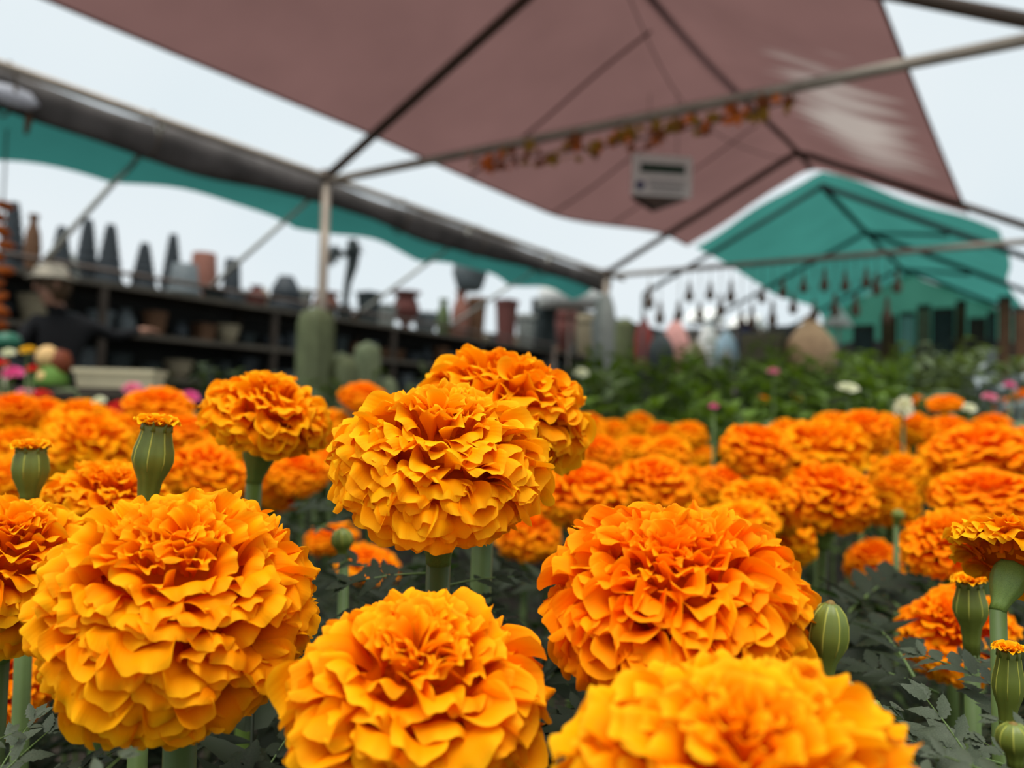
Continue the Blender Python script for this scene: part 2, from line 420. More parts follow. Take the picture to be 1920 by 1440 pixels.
for y in (1.75, 2.5, 4.6, 5.6, 6.7):
    MB().tube([(XL - 0.07 + 0.105 * math.cos(a), y, ZE - 0.085 + 0.135 * math.sin(a)) for a in [2 * PI * k / 14 for k in range(15)]], 0.007, 5).obj('tie_strap', M['cord'], ro)
p = atX(20, 178, -4.205)
bag = MB().lathe([(0.0, -0.075), (0.06, -0.06), (0.085, -0.01), (0.06, 0.045), (0.02, 0.06), (0.0, 0.062)], 12)
bo = one('plastic_bag', bag, M['bag_grey'], 'pale grey plastic bag tucked against the rolled cloth', 'bag', p)
bo.scale = (0.5, 1.6, 0.75)
p = atX(48, 225, -4.30)
mbp = MB().tube([(0, 0, 0.10), (0.005, 0.01, 0.0), (0, 0.005, -0.07)], [0.014, 0.018, 0.010], 7)
one('cloth_strap', mbp, M['brown'], 'short brown strap dangling under the rolled cloth', 'strap', p)

# second tent, teal, behind
t2 = thing('teal_tent', (0, 0, 0), 'teal gabled tent standing behind the maroon one', 'tent')
def teal_pt(u, v):
    y = 8.85 + v * 6.3
    x = -3.5 + u * 3.05 + (0.05 * math.sin(PI * v * 3) if u in (0, 1) else 0)
    z = roof_z(max(XL, min(XR, x))) + 0.06 - 0.08 * v
    z -= 0.05 * abs(math.sin(PI * (y - 8.85) / 2.7)) + 0.02 * math.sin(x * 6 + y)
    return (x, y, z)
sheet('roof_cloth', teal_pt, 30, 40, M['teal_fabric'], t2)
for Y in (8.95, 11.43, 14.35):
    pipe('rafter', (XL, Y, ZE - 0.1), (XC, Y, ZA - 0.09), 0.025, t2, 'charcoal')
    pipe('rafter', (XC, Y, ZA - 0.09), (XR, Y, ZE - 0.1), 0.03, t2, 'charcoal')
    for x in (XL, XR): pipe('post', (x, Y, 0), (x, Y, ZE - 0.1), 0.02, t2, 'charcoal')
pipe('ridge_pole', (XC, 8.9, ZA - 0.1), (XC, 15.0, ZA - 0.1), 0.03, t2, 'charcoal')
pipe('brace', (XC, 11.43, ZA - 0.1), (-0.9, 8.95, roof_z(-0.9) - 0.15), 0.02, t2, 'charcoal')
pipe('brace', (XC, 14.35, ZA - 0.1), (-0.9, 11.43, roof_z(-0.9) - 0.15), 0.02, t2, 'charcoal')
mb = MB()
xs = [-3.5 + 0.1 * i for i in range(31)]
vs = [(x, 15.1 + 0.03 * math.sin(9 * x), roof_z(x) - 0.06) for x in xs] + [(x, 15.1 + 0.05 * math.sin(9 * x + 1), 2.15 + 0.05 * math.sin(4 * x)) for x in xs]
mb.add(vs, [(i, i + 1, 31 + i + 1, 31 + i) for i in range(30)])
mb.obj('end_cloth', M['teal_light'], t2)
# ------------------------------------------------------------------ marigold petals
def petal_arrays(nu, nv, beta, kappa, ruf, k, ph, ph2, notch, lenf=1.0, side=0.0, narrow=1.0):
    V = []; A = []
    Lp = 1.55 * lenf
    # centre line
    steps = 40; cl = [(0.0, -0.85)]; phi = []
    for i in range(steps):
        v = (i + 0.5) / steps
        a = beta * sst(0.38, 1.0, v)
        x, z = cl[-1]; cl.append((x + math.sin(a) * Lp / steps, z + math.cos(a) * Lp / steps))
    def cpt(v):
        q = min(max(v, 0), 1.0) * steps; i = min(int(q), steps - 1); f = q - i
        return (cl[i][0] * (1 - f) + cl[i + 1][0] * f, cl[i][1] * (1 - f) + cl[i + 1][1] * f, beta * sst(0.38, 1.0, v))
    for j in range(nv + 1):
        v0 = (j / nv) ** 0.8
        for i in range(nu + 1):
            u = -1 + 2 * i / nu
            v = v0 * (1 - 0.22 * abs(u) ** 3.5 * sst(0.3, 1, v0) - notch * 0.22 * v0 ** 4 * (0.5 + 0.5 * math.cos(k * 1.6 * u + ph2)))
            if j == nv: v -= 0.005 * (i % 2)
            x, z, a = cpt(v)
            hw = 0.52 * narrow * (0.22 + 0.78 * sst(0.05, 0.85, v0)) * (1 - 0.06 * sst(0.85, 1.0, v0))
            kp = kappa * (1 - 0.45 * v0) + 1e-4
            y = hw * math.sin(kp * u) / kp
            nd = hw * (1 - math.cos(kp * u)) / kp
            nd += ruf * v0 ** 3 * (0.12 * math.sin(k * u + ph) + 0.025 * math.sin(2.1 * k * u + ph2)) * (0.45 + 0.55 * abs(u))
            nd -= 0.06 * ruf * v0 ** 8 * (0.6 + 0.4 * math.sin(k * 1.5 * u + ph2 * 2))
            y += side * v0 ** 2
            nx, nzz = -math.cos(a), math.sin(a)
            V.append((x + nx * nd, y, z + nzz * nd)); A.append(v0 * (0.86 + 0.14 * sst(0.5, 1.0, max(abs(u), v0))))
    Fc = [(j * (nu + 1) + i, j * (nu + 1) + i + 1, (j + 1) * (nu + 1) + i + 1, (j + 1) * (nu + 1) + i) for j in range(nv) for i in range(nu)]
    return V, Fc, A
def petal_params(kind, r):
    if kind == 'open': return dict(beta=r.uniform(1.05, 1.7), kappa=r.uniform(-0.8, 0.8), ruf=r.uniform(1.2, 1.9), k=r.uniform(4.0, 6.8), notch=r.uniform(0.08, 0.3), narrow=r.uniform(1.1, 1.5))
    if kind == 'fold': return dict(beta=r.uniform(0.8, 1.35), kappa=r.uniform(0.9, 1.8), ruf=r.uniform(1.1, 1.8), k=r.uniform(4, 7), notch=r.uniform(0.08, 0.3), narrow=r.uniform(1.1, 1.4))
    if kind == 'tube': return dict(beta=r.uniform(0.55, 0.95), kappa=r.uniform(2.2, 3.0), ruf=r.uniform(0.8, 1.3), k=r.uniform(3, 5), notch=r.uniform(0.05, 0.2), narrow=r.uniform(1.2, 1.5))
    return dict(beta=r.uniform(0.25, 0.7), kappa=r.uniform(0.9, 2.0), ruf=r.uniform(1.3, 2.0), k=r.uniform(4, 7), notch=r.uniform(0.08, 0.25), narrow=r.uniform(1.0, 1.3))
PET = {}
pr = random.Random(11)
for kind, cnt in (('open', 8), ('fold', 6), ('tube', 5), ('inner', 6)):
    PET[kind] = []
    for c in range(cnt):
        P = petal_params(kind, pr)
        V, Fc, A = petal_arrays(18, 10, ph=pr.uniform(0, 6.28), ph2=pr.uniform(0, 6.28), side=pr.uniform(-0.12, 0.12), lenf=pr.uniform(0.92, 1.08), **P)
        PET[kind].append((V, Fc, A))
PETMESH = {}
def petal_mesh(kind, i, m):
    key = (kind, i, m)
    if key not in PETMESH:
        V, Fc, A = PET[kind][i]
        mb = MB(); mb.add(V, Fc); PETMESH[key] = mb.mesh('petal', M[m], along=A, tint=[0.0] * len(V))
    return PETMESH[key]

def bloom_layout(N, tmax, R, Ht, Hb, r, psize, tube=0.12, spread=1.0):
    """petals of one bloom around +Z: list of (kind, matrix)"""
    out = []; ga = PI * (3 - math.sqrt(5)); c0, c1 = 1.0, math.cos(tmax)
    for i in range(N):
        f = (i + 0.5) / N
        th = math.acos(max(-1, min(1, c0 + (c1 - c0) * f ** 1.15)))
        th = th + r.uniform(-0.07, 0.07); th = max(0.03, th)
        az = i * ga + r.uniform(-0.12, 0.12)
        H = Ht if th < PI / 2 else Hb
        rad = Vector((math.cos(az), math.sin(az), 0))
        lump = 1 + 0.035 * math.sin(3 * az + th * 2.0) + r.uniform(-0.05, 0.05)
        p = (rad * (R * math.sin(th)) + Vector((0, 0, H * math.cos(th)))) * lump
        nrm = (rad * (math.sin(th) / R) + Vector((0, 0, math.cos(th) / H))).normalized()
        dirn = (nrm * 0.6 + (p - Vector((0, 0, -Hb * 0.5))).normalized() * 0.4).normalized()
        tan = (rad * math.cos(th) - Vector((0, 0, math.sin(th)))); tan = (tan - dirn * tan.dot(dirn)).normalized()
        sd = dirn.cross(tan)
        rot = Matrix((tan, sd, dirn)).transposed()
        cen = 1 - sst(0.25, 0.75, th)
        tw = r.gauss(0, 0.32) + cen * r.uniform(-0.9, 0.9)
        rot = rot @ Matrix.Rotation(tw, 3, 'Z') @ Matrix.Rotation(r.gauss(0, 0.16), 3, 'Y') @ Matrix.Rotation(r.gauss(0, 0.16), 3, 'X')
        s = psize * R * (0.62 + 0.38 * sst(0.1, 0.9, th)) * r.uniform(0.84, 1.16)
        q = r.random()
        if r.random() < cen * 0.6: kind = 'inner'
        elif q < tube: kind = 'tube'
        elif q < tube + 0.28: kind = 'fold'
        else: kind = 'open'
        p = p - dirn * (0.16 * s) * (1 - 0.7 * cen)
        out.append((kind, Matrix.Translation(p) @ (rot * s).to_4x4()))
    return out

def frame_to(axis):
    q = Vector((0, 0, 1)).rotation_difference(axis.normalized()); return q.to_matrix().to_4x4()

STEMCACHE = {}
def calyx_mesh(R):
    if 'c' not in STEMCACHE:
        pts = [(0.15, -1.15), (0.155, -1.0), (0.20, -0.85), (0.29, -0.62), (0.33, -0.40), (0.32, -0.2), (0.28, -0.05)]
        mb = MB().lathe(pts, 24, ribs=8, ramp=0.05)
        STEMCACHE['c'] = mb.mesh('calyx', M['calyx'])
    return STEMCACHE['c']
def stem_obj(parent, top, base_xy, r0, r1, m='stem', bend=0.02):
    """stem from (base_xy,0) to top, coordinates local to the thing (its base at ground)"""
    top = Vector(top); b = Vector((0, 0, 0)); pts = []; rs = []
    for i in range(9):
        f = i / 8
        p = b.lerp(top, f); p += Vector((math.sin(PI * f) * bend, math.sin(2 * PI * f) * bend * 0.5, 0))
        pts.append(p); rs.append(r0 + (r1 - r0) * f ** 2)
    return MB().tube(pts, rs, 8).obj('stem', M[m], parent)

ELL = []        # bloom volumes (centre, axis, radius, top half-height, bottom half-height)
SEGS = []       # stems (foot, head)
def ell_in(P, grow=0.0, skip=()):
    """how many of the points P lie inside any bloom"""
    P = np.array([tuple(p) for p in P]); n = 0
    for i, (c, ax, R, t, b) in enumerate(ELL):
        if i in skip: continue
        q = P - c; h = q @ ax
        pr = np.sqrt(np.maximum(0, (q * q).sum(1) - h * h))
        H = np.where(h > 0, t + grow, b + grow)
        n += int((((h / H) ** 2 + (pr / (R + grow)) ** 2) < 1).sum())
    return n
def seg_near(P, dist):
    """how many of the points P lie within dist of a stem"""
    P = np.array([tuple(p) for p in P]); n = 0
    for a, b in SEGS:
        ab = b - a; t = np.clip(((P - a) @ ab) / (ab @ ab), 0, 1)
        n += int((((P - a - t[:, None] * ab) ** 2).sum(1) < dist * dist).sum())
    return n
def reff(e, d):
    c, ax, R, t, b = e
    h = d @ ax; H = t if h > 0 else b
    return 1 / math.sqrt((h / H) ** 2 + max(0, 1 - h * h) / R ** 2)
BLOOMS = []     # (px, py, half-width, half-height, depth) for keeping foliage out of the way
def bloom_core(parent, mtx, R, Ht, Hb, k=0.70):
    prof = []
    for i in range(9):
        th = PI * i / 8
        H = Ht if th < PI / 2 else Hb
        prof.append((max(1e-4, R * k * math.sin(th)), H * k * math.cos(th)))
    o = MB().lathe(prof[::-1], 16, caps=False).obj('bloom_core', M['core'], parent)
    o.matrix_local = mtx
    return o

def hero(px, py, wpx, D, label, toward=0.35, side=0.0, ht=0.72, hb=0.62, N=220, tmax=2.15, psize=0.40, m='petal', tube=0.12, seed=1, group=None, hpx=None, stem_m='stem', calyx_scale=1.0, stem_vis=0.006):
    r = random.Random(seed)
    R = wpx / 2 * D / F * 0.80
    c = atD(px, py, D)
    axis = (Vector((0, 0, 1)) + (-Vector((ray(px, py)))).normalized() * toward + CAM_R * side).normalized()
    Ht, Hb = R * ht, R * hb
    t = thing('marigold_flower', (0, 0, 0), label, 'flower', group)
    base = c - axis * (Hb + 0.05); base = Vector((base.x, base.y, 0)); t.location = base
    mtx = Matrix.Translation(c - base) @ frame_to(axis) @ Matrix.Rotation(r.uniform(0, 6.28), 4, 'Z')
    lay = bloom_layout(N, tmax, R, Ht, Hb, r, psize, tube)
    for k in range(24):      # tight frilled petals around the eye of the bloom
        az, rad = k * 2.4, R * 0.34 * math.sqrt((k + 1.2) / 24)
        s = psize * R * r.uniform(0.55, 0.75)
        lay.append(('inner', Matrix.Translation((rad * math.cos(az), rad * math.sin(az), Ht * 0.97 + 0.12 * s - 0.2 * rad)) @ Matrix.Rotation(az + r.uniform(-0.9, 0.9), 4, 'Z') @ Matrix.Rotation(r.uniform(0.0, 0.5), 4, 'Y') @ Matrix.Scale(s, 4)))
    for kind, pm in lay:
        link('petal', petal_mesh(kind, r.randrange(len(PET[kind])), m), t, mtx @ pm)
    bloom_core(t, mtx, R, Ht, Hb)
    cs = R * calyx_scale
    cal = link('calyx', calyx_mesh(R), t, Matrix.Translation(c - base - axis * Hb * 0.35) @ frame_to(axis) @ Matrix.Diagonal((cs, cs, cs, 1)))
    top = (c - base) - axis * (Hb * 0.35 + 1.1 * cs)
    ELL.append((np.array(c), np.array(axis), R * 1.25, Ht * 1.25, Hb * 1.3)); SEGS.append((np.array(base), np.array(base + top)))
    stem_obj(t, top, None, 0.0035, max(0.002, 0.155 * cs), stem_m, bend=0.01 * r.uniform(-1, 1))
    BLOOMS.append((px, py, wpx / 2, (hpx or wpx * 0.8) / 2, D, R))
    return t

G_H = 'large sharp marigolds at the front of the bed'
hero(337, 1150, 545, 0.255, 'largest golden marigold bloom, behind a ribbed green bud', 0.62, -0.05, ht=0.84, hb=0.72, N=285, psize=0.345, seed=2, hpx=490, m='petal')
hero(828, 872, 438, 0.292, 'yellow-orange marigold held high on a thick ribbed stem', 0.42, 0.0, ht=0.66, hb=0.62, N=235, psize=0.40, seed=5, hpx=310, tube=0.06, m='petal_gold', calyx_scale=0.9)
hero(950, 772, 345, 0.376, 'marigold bloom peeking from behind the tall thick-stemmed one', 0.15, 0.22, ht=0.62, hb=0.62, N=190, psize=0.44, seed=8, hpx=240, tube=0.2)
hero(780, 1318, 515, 0.218, 'marigold with a dark open centre and wide petals, below the thick stem', 0.62, 0.0, ht=0.70, hb=0.70, N=190, psize=0.46, seed=13, hpx=400, tube=0.1)
hero(1260, 1120, 518, 0.244, 'deep orange marigold with curled trumpet petals beside a closed bud', 0.45, 0.0, ht=0.56, hb=0.62, N=260, psize=0.37, seed=21, hpx=330, tube=0.42, m='petal_deep')
hero(1392, 1540, 795, 0.160, 'bright blurred golden marigold in front of the deep orange one', 0.45, 0.0, ht=0.68, hb=0.6, N=250, psize=0.35, seed=34, hpx=500, m='petal_gold')
hero(20, 1085, 330, 0.318, 'golden marigold pressed against the largest bloom, under the flared round bud', 0.4, 0.1, ht=0.9, hb=0.8, N=190, psize=0.46, seed=55, hpx=330)
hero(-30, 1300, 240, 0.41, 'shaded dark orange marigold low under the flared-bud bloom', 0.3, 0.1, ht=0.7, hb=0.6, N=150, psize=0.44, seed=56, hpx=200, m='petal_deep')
hero(500, 785, 246, 0.43, 'golden marigold on a bare grey-green stem behind the largest bloom', 0.2, 0.16, ht=0.66, hb=0.5, N=150, psize=0.44, seed=60, hpx=175, stem_m='calyx')
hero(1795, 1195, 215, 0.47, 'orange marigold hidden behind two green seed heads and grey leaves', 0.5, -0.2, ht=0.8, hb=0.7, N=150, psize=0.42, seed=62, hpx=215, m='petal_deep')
hero(200, 938, 235, 0.405, 'low golden marigold showing only its top behind the ribbed bud', 0.3, 0.0, ht=0.55, hb=0.5, N=150, psize=0.42, seed=63, hpx=130)
hero(1905, 1048, 245, 0.30, 'half-open marigold with pleated petals on a swollen green calyx', -0.5, 0.35, ht=0.34, hb=0.30, N=110, tmax=1.75, psize=0.50, seed=64, hpx=110, tube=0.05, m='petal_gold', calyx_scale=0.92)
hero(1780, 1025, 180, 0.52, 'shaggy orange marigold touching the half-open one', 0.35, -0.1, ht=0.7, hb=0.6, N=130, psize=0.42, seed=65, hpx=125, m='petal_deep')
hero(640, 1345, 90, 0.50, 'small marigold low among leaves below the golden bare-stemmed one', 0.3, 0.0, N=60, psize=0.5, seed=66)

# ------------------------------------------------------------------ blurred marigolds further back
MID = {}
def mid_meshes(m):
    if m in MID: return MID[m]
    L = []
    for s in range(5):
        r = random.Random(100 + s); mb = MB(); AL = []; TI = []
        for kind, pm in bloom_layout(150, 2.4, 1.0, 0.74, 0.74, r, 0.40, 0.15):
            P = petal_params(kind, r)
            V, Fc, A = petal_arrays(6, 5, ph=r.uniform(0, 6.28), ph2=r.uniform(0, 6.28), **P)
            mb.add([pm @ Vector(v) for v in V], Fc); AL += A; TI += [r.random()] * len(V)
        prof = [(max(1e-3, 0.8 * math.sin(PI * i / 8)), -0.8 * 0.68 * math.cos(PI * i / 8)) for i in range(9)]
        k0 = len(mb.v); mb.lathe(prof, 12, caps=False); AL += [0.3] * (len(mb.v) - k0); TI += [0.5] * (len(mb.v) - k0)
        L.append(mb.mesh('petals', M[m], along=AL, tint=TI))
    MID[m] = L
    return L
STEM_UNIT = MB().tube([(0, 0, 0), (0.012, 0.004, 0.3), (-0.006, 0.006, 0.7), (0, 0, 1.0)], [0.003, 0.003, 0.0032, 0.0042], 6).mesh('stem', M['stem'])
def mid(px, py, wpx, hpx=None, m='petal_deep', size=0.076, label=None, group='blurred marigolds in the rows behind', D=None, toward=0.25, side=None):
    D0 = D or max(size * F / wpx, 0.60 + max(0, 930 - py) * 0.0030)
    r = random.Random(int(px * 7 + py * 13))
    sd = side if side is not None else r.uniform(-0.25, 0.25)
    asp = ((hpx or wpx * 0.72) / wpx); zs = min(1.35, asp / 0.70)
    best = None
    for mul in (1, 1.05, 0.95, 1.1, 0.9, 1.15, 1.2, 1.26, 0.85, 1.33, 1.4, 1.5, 1.6, 0.8, 0.75, 1.7, 1.8):
        D = D0 * mul; R = wpx / 2 * D / F * 0.88
        c = atD(px, py, D)
        axis = (Vector((0, 0, 1)) + (-Vector(ray(px, py))).normalized() * toward + CAM_R * sd).normalized()
        e = (np.array(c), np.array(axis), R * 1.22, R * 0.74 * 1.27 * zs, R * 0.74 * 1.27 * zs)
        bad = 0.0
        for o in ELL:
            v = o[0] - e[0]; d = np.linalg.norm(v); u = v / d
            bad += max(0, reff(e, u) + reff(o, -u) - d) / R
        f_ = np.linspace(0, 1, 14)[:, None]
        for a_, b_ in SEGS:
            q_ = a_ + (b_ - a_) * np.linspace(0.3, 1, 24)[:, None] - e[0]; h_ = q_ @ e[1]
            if (((h_ / e[3]) ** 2 + np.maximum(0, (q_ * q_).sum(1) - h_ * h_) / e[2] ** 2) < 1).any(): bad += 0.4
        low = c - axis * (1.25 * R)
        for k in range(17):
            off = Vector((0, 0, 0)) if k == 0 else Vector((math.cos(k * 0.785), math.sin(k * 0.785), 0)) * (0.07 if k < 9 else 0.15)
            foot = Vector((low.x, low.y, 0)) + off
            st = [foot.lerp(low, 0.3 + 0.68 * j / 24) for j in range(25)]
            b2 = bad + 0.15 * ell_in(st, 0.004) + 0.004 * k
            if best is None or b2 < best[0] - 1e-6: best = (b2, D, R, c, axis, foot, low, e)
            if b2 - bad < 0.004 * k + 1e-6: break
        if best[0] < 0.03: break
    _, D, R, c, axis, foot, low, e = best
    ELL.append(e); SEGS.append((np.array(foot), np.array(low)))
    t = thing('marigold_flower', foot, label or 'orange marigold bloom in the blurred rows behind the front flowers', 'flower', group)
    mtx = Matrix.Translation(c - foot) @ frame_to(axis)
    link('petals', mid_meshes(m)[r.randrange(5)], t, mtx @ Matrix.Rotation(r.uniform(0, 6.28), 4, 'Z') @ Matrix.Diagonal((R, R, R * zs, 1)))
    link('calyx', calyx_mesh(R), t, mtx @ Matrix.Translation((0, 0, -0.2 * R)) @ Matrix.Diagonal((R, R, R, 1)))
    st = link('stem', STEM_UNIT, t); w_ = low - foot
    st.matrix_local = Vector((0, 0, 1)).rotation_difference(w_.normalized()).to_matrix().to_4x4() @ Matrix.Diagonal((1, 1, w_.length, 1))
    BLOOMS.append((px, py, wpx / 2, (hpx or wpx * 0.72) / 2, D, R))
    return t
MIDLIST = [
    # x, y, w, h
    (1090, 930, 165, 115), (1225, 912, 156, 100), (990, 1005, 120, 90), (1362, 915, 112, 75), (1418, 848, 135, 95),
    (1535, 850, 175, 112), (1618, 812, 108, 76), (1712, 805, 78, 56), (1780, 812, 88, 58), (1835, 856, 190, 105),
    (1553, 935, 166, 122), (1690, 892, 96, 74), (1670, 940, 104, 92), (1850, 935, 186, 96), (1910, 845, 110, 80),
    (1430, 950, 150, 96), (1468, 1005, 140, 110), (1380, 985, 150, 70), (1640, 1062, 105, 92), (1480, 890, 130, 90),
    (1198, 797, 58, 44), (1288, 818, 74, 50), (1148, 815, 70, 52), (1105, 800, 62, 46), (1118, 850, 96, 62),
    (1250, 850, 96, 56), (1190, 845, 86, 52), (1310, 858, 62, 44), (1240, 815, 60, 40), (1075, 870, 90, 60),
    (1700, 845, 60, 50), (1655, 850, 60, 50), (1745, 850, 70, 50),
    (22, 775, 92, 68), (85, 780, 84, 62), (150, 790, 104, 74), (160, 838, 172, 118), (258, 812, 96, 66),
    (300, 762, 124, 62), (350, 818, 110, 74), (388, 888, 156, 92), (30, 850, 112, 88), (20, 905, 130, 80),
    (560, 890, 116, 74), (632, 868, 90, 64), (680, 745, 86, 50), (615, 800, 90, 60), (440, 835, 110, 70), (300, 870, 110, 70),
    (520, 915, 110, 70), (90, 880, 120, 80), (230, 870, 110, 70), (330, 930, 110, 60),
    (690, 1060, 120, 60), (620, 1010, 100, 46), (1490, 955, 130, 90), (1600, 880, 110, 76), (1340, 950, 110, 70), (1400, 890, 100, 66), (1760, 915, 100, 66), (1655, 800, 70, 46), (1560, 800, 80, 50), (1480, 820, 90, 60), (1160, 890, 90, 60), (1860, 800, 70, 44), (1920, 900, 120, 80), (1300, 905, 80, 56), (1040, 905, 90, 60), (110, 815, 90, 60), (200, 800, 90, 60), (400, 800, 80, 54), (480, 880, 100, 66), (590, 850, 80, 54), (0, 800, 90, 60),
]
MIDLAB = {(1090, 930): 'orange bloom under the one peeking from behind the tall flower', (1225, 912): 'round orange bloom standing just above the deep orange trumpet-petalled one', (990, 1005): 'shaded orange bloom between the thick-stemmed and the deep orange flowers',
    (1553, 935): 'large round orange ball with a bud stalk at its foot', (1835, 856): 'widest orange bloom of the back rows', (1850, 935): 'domed orange bloom above the half-open flower', (1640, 1062): 'orange bloom half covered by dark leaves behind the closed striped bud',
    (160, 838): 'large round orange bloom just behind the flared round bud', (388, 888): 'soft orange bloom under the bare-stemmed golden one', (300, 762): 'dark orange dome beside the two-tone pink blossom', (680, 745): 'dark orange bloom beside the small pink blossom',
    (690, 1060): 'small low bloom among the leaves beside the thick ribbed stem', (1618, 812): 'orange dome next to the upright cream blossom'}
for i, e in enumerate(MIDLIST):
    if (e[0], e[1]) in MIDLAB:
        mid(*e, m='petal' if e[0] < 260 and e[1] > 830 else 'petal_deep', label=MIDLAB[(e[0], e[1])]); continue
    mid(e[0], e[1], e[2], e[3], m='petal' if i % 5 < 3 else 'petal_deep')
FARLIST = [(1715, 752, 30, 20), (1770, 757, 62, 26), (1880, 762, 34, 30), (1428, 752, 26, 18), (1335, 748, 20, 16), (1493, 745, 22, 14), (1915, 745, 30, 30)]
for e in FARLIST:
    mid(e[0], e[1], e[2], e[3], size=0.06, label='small orange marigold bloom among the distant green plants', group='small marigolds among the green plants')

# ------------------------------------------------------------------ buds and seed heads
def bud(px0, py0, px1, py1, D, wpx, label, kind='bud', seed=0):
    """a bud whose tip is at pixel 1 and whose stem base shows at pixel 0"""
    r = random.Random(seed)
    a, b = atD(px0, py0, D), atD(px1, py1, D)
    ax = (b - a); Ln = ax.length; ax.normalize()
    W = wpx / 2 * D / F
    t = thing('marigold_bud', (a.x, a.y, 0), label, 'flower bud')
    base = Vector((a.x, a.y, 0))
    mtx = Matrix.Translation(a - base) @ frame_to(ax)
    if kind == 'closed':
        prof = [(0.48, 0.0), (0.50, 0.18), (0.56, 0.30), (0.75, 0.40), (0.96, 0.52), (1.0, 0.62), (0.93, 0.76), (0.76, 0.87), (0.46, 0.955), (0.14, 0.995), (0.02, 1.0)]
    elif kind == 'seed':
        prof = [(0.46, 0.0), (0.50, 0.2), (0.60, 0.38), (0.86, 0.50), (1.0, 0.60), (0.96, 0.70), (0.80, 0.82), (0.72, 0.90), (0.74, 0.96), (0.70, 0.97), (0.3, 0.97)]
    else:
        prof = [(0.50, 0.0), (0.52, 0.12), (0.66, 0.25), (0.93, 0.45), (1.0, 0.60), (0.93, 0.78), (0.80, 0.9), (0.76, 0.96), (0.4, 0.97)]
    body = MB().lathe([(W * q[0], Ln * q[1]) for q in prof], 40, ribs=8, ramp=0.045).obj('calyx', M['bud'], t)
    body.matrix_local = mtx
    for k in range(8):
        a0 = 2 * PI * k / 8
        pts = []
        for q in prof[3:-2]:
            rr_ = W * q[0] * 1.03
            pts.append((rr_ * math.cos(a0), rr_ * math.sin(a0), Ln * q[1]))
        o = MB().tube(pts, [W * 0.02] + [W * 0.035] * (len(pts) - 2) + [W * 0.02], 5).obj('rib', M['calyx_rib'], body)
        if kind != 'closed':
            q = prof[-2]; tp = Vector((W * q[0] * math.cos(a0), W * q[0] * math.sin(a0), Ln * q[1]))
            o2 = MB().tube([tp - Vector((0, 0, 0.06 * Ln)), tp, tp + Vector((0.22 * W * math.cos(a0), 0.22 * W * math.sin(a0), 0.05 * Ln))], [W * 0.14, W * 0.10, W * 0.02], 5).obj('sepal_tip', M['bud'], body)
    if kind == 'closed':
        cap = MB().lathe([(W * 0.30, Ln * 0.972), (W * 0.22, Ln * 0.99), (W * 0.10, Ln * 1.015), (0.0001, Ln * 1.02)], 12).obj('bud_tip', M['bud_tip'], t); cap.matrix_local = mtx
    else:
        nP = 26
        for k in range(nP):
            f = (k + 0.5) / nP; rad = W * 0.66 * math.sqrt(f); az = k * 2.4
            rot = Matrix.Rotation(az, 4, 'Z') @ Matrix.Rotation(0.15 + 0.75 * f, 4, 'Y')
            s = W * 0.95
            link('petal', petal_mesh('inner', k % 6, 'petal_gold'), t, mtx @ Matrix.Translation((rad * math.cos(az), rad * math.sin(az), Ln * 0.985)) @ rot @ Matrix.Diagonal((s, s, s * 0.8, 1)))
    MB().tube([(0, 0, 0), (a - base) * 0.5 + Vector((0.008, 0, 0)), a - base + ax * (0.03 * Ln)], [0.004, 0.004, W * 0.47], 10).obj('stem', M['stem'], t)
    ELL.append((np.array((a + b) / 2), np.array(ax), W * 1.15, Ln * 0.55, Ln * 0.55)); SEGS.append((np.array(base), np.array(a)))
    cxp, cyp = (px0 + px1) / 2, (py0 + py1) / 2
    BLOOMS.append((cxp, cyp, wpx / 2, abs(py1 - py0) / 2, D, W))
    return t
bud(272, 968, 296, 792, 0.322, 72, 'ribbed green bud with orange petals just emerging behind the largest bloom', 'seed', 1)
bud(55, 940, 59, 838, 0.37, 64, 'round green bud with a flared orange top', 'open', 2)
bud(1542, 1290, 1558, 1128, 0.235, 72, 'closed green striped bud with a brown tip beside the deep orange bloom', 'closed', 3)
bud(1822, 1230, 1818, 1088, 0.35, 58, 'spent green seed head topped by dry petals before the hidden orange bloom', 'seed', 4)
bud(1888, 1400, 1892, 1215, 0.27, 52, 'slim bud with a yellow curled tip among the grey leaves', 'seed', 5)
bud(1590, 1345, 1592, 1275, 0.235, 30, 'tiny pale bud at the foot of the closed striped bud', 'closed', 6)
bud(1642, 1345, 1640, 1312, 0.25, 22, 'very small round bud beside the tiny pale bud', 'closed', 7)
bud(1905, 1440, 1900, 1355, 0.222, 60, 'dark half-hidden bud under the slim yellow-tipped bud', 'closed', 8)
bud(645, 1050, 640, 990, 0.46, 40, 'soft green bud low between the largest and the thick-stemmed bloom', 'closed', 9)
bud(1680, 985, 1686, 955, 0.75, 22, 'green bud stalk under the round blurred blooms', 'closed', 11)

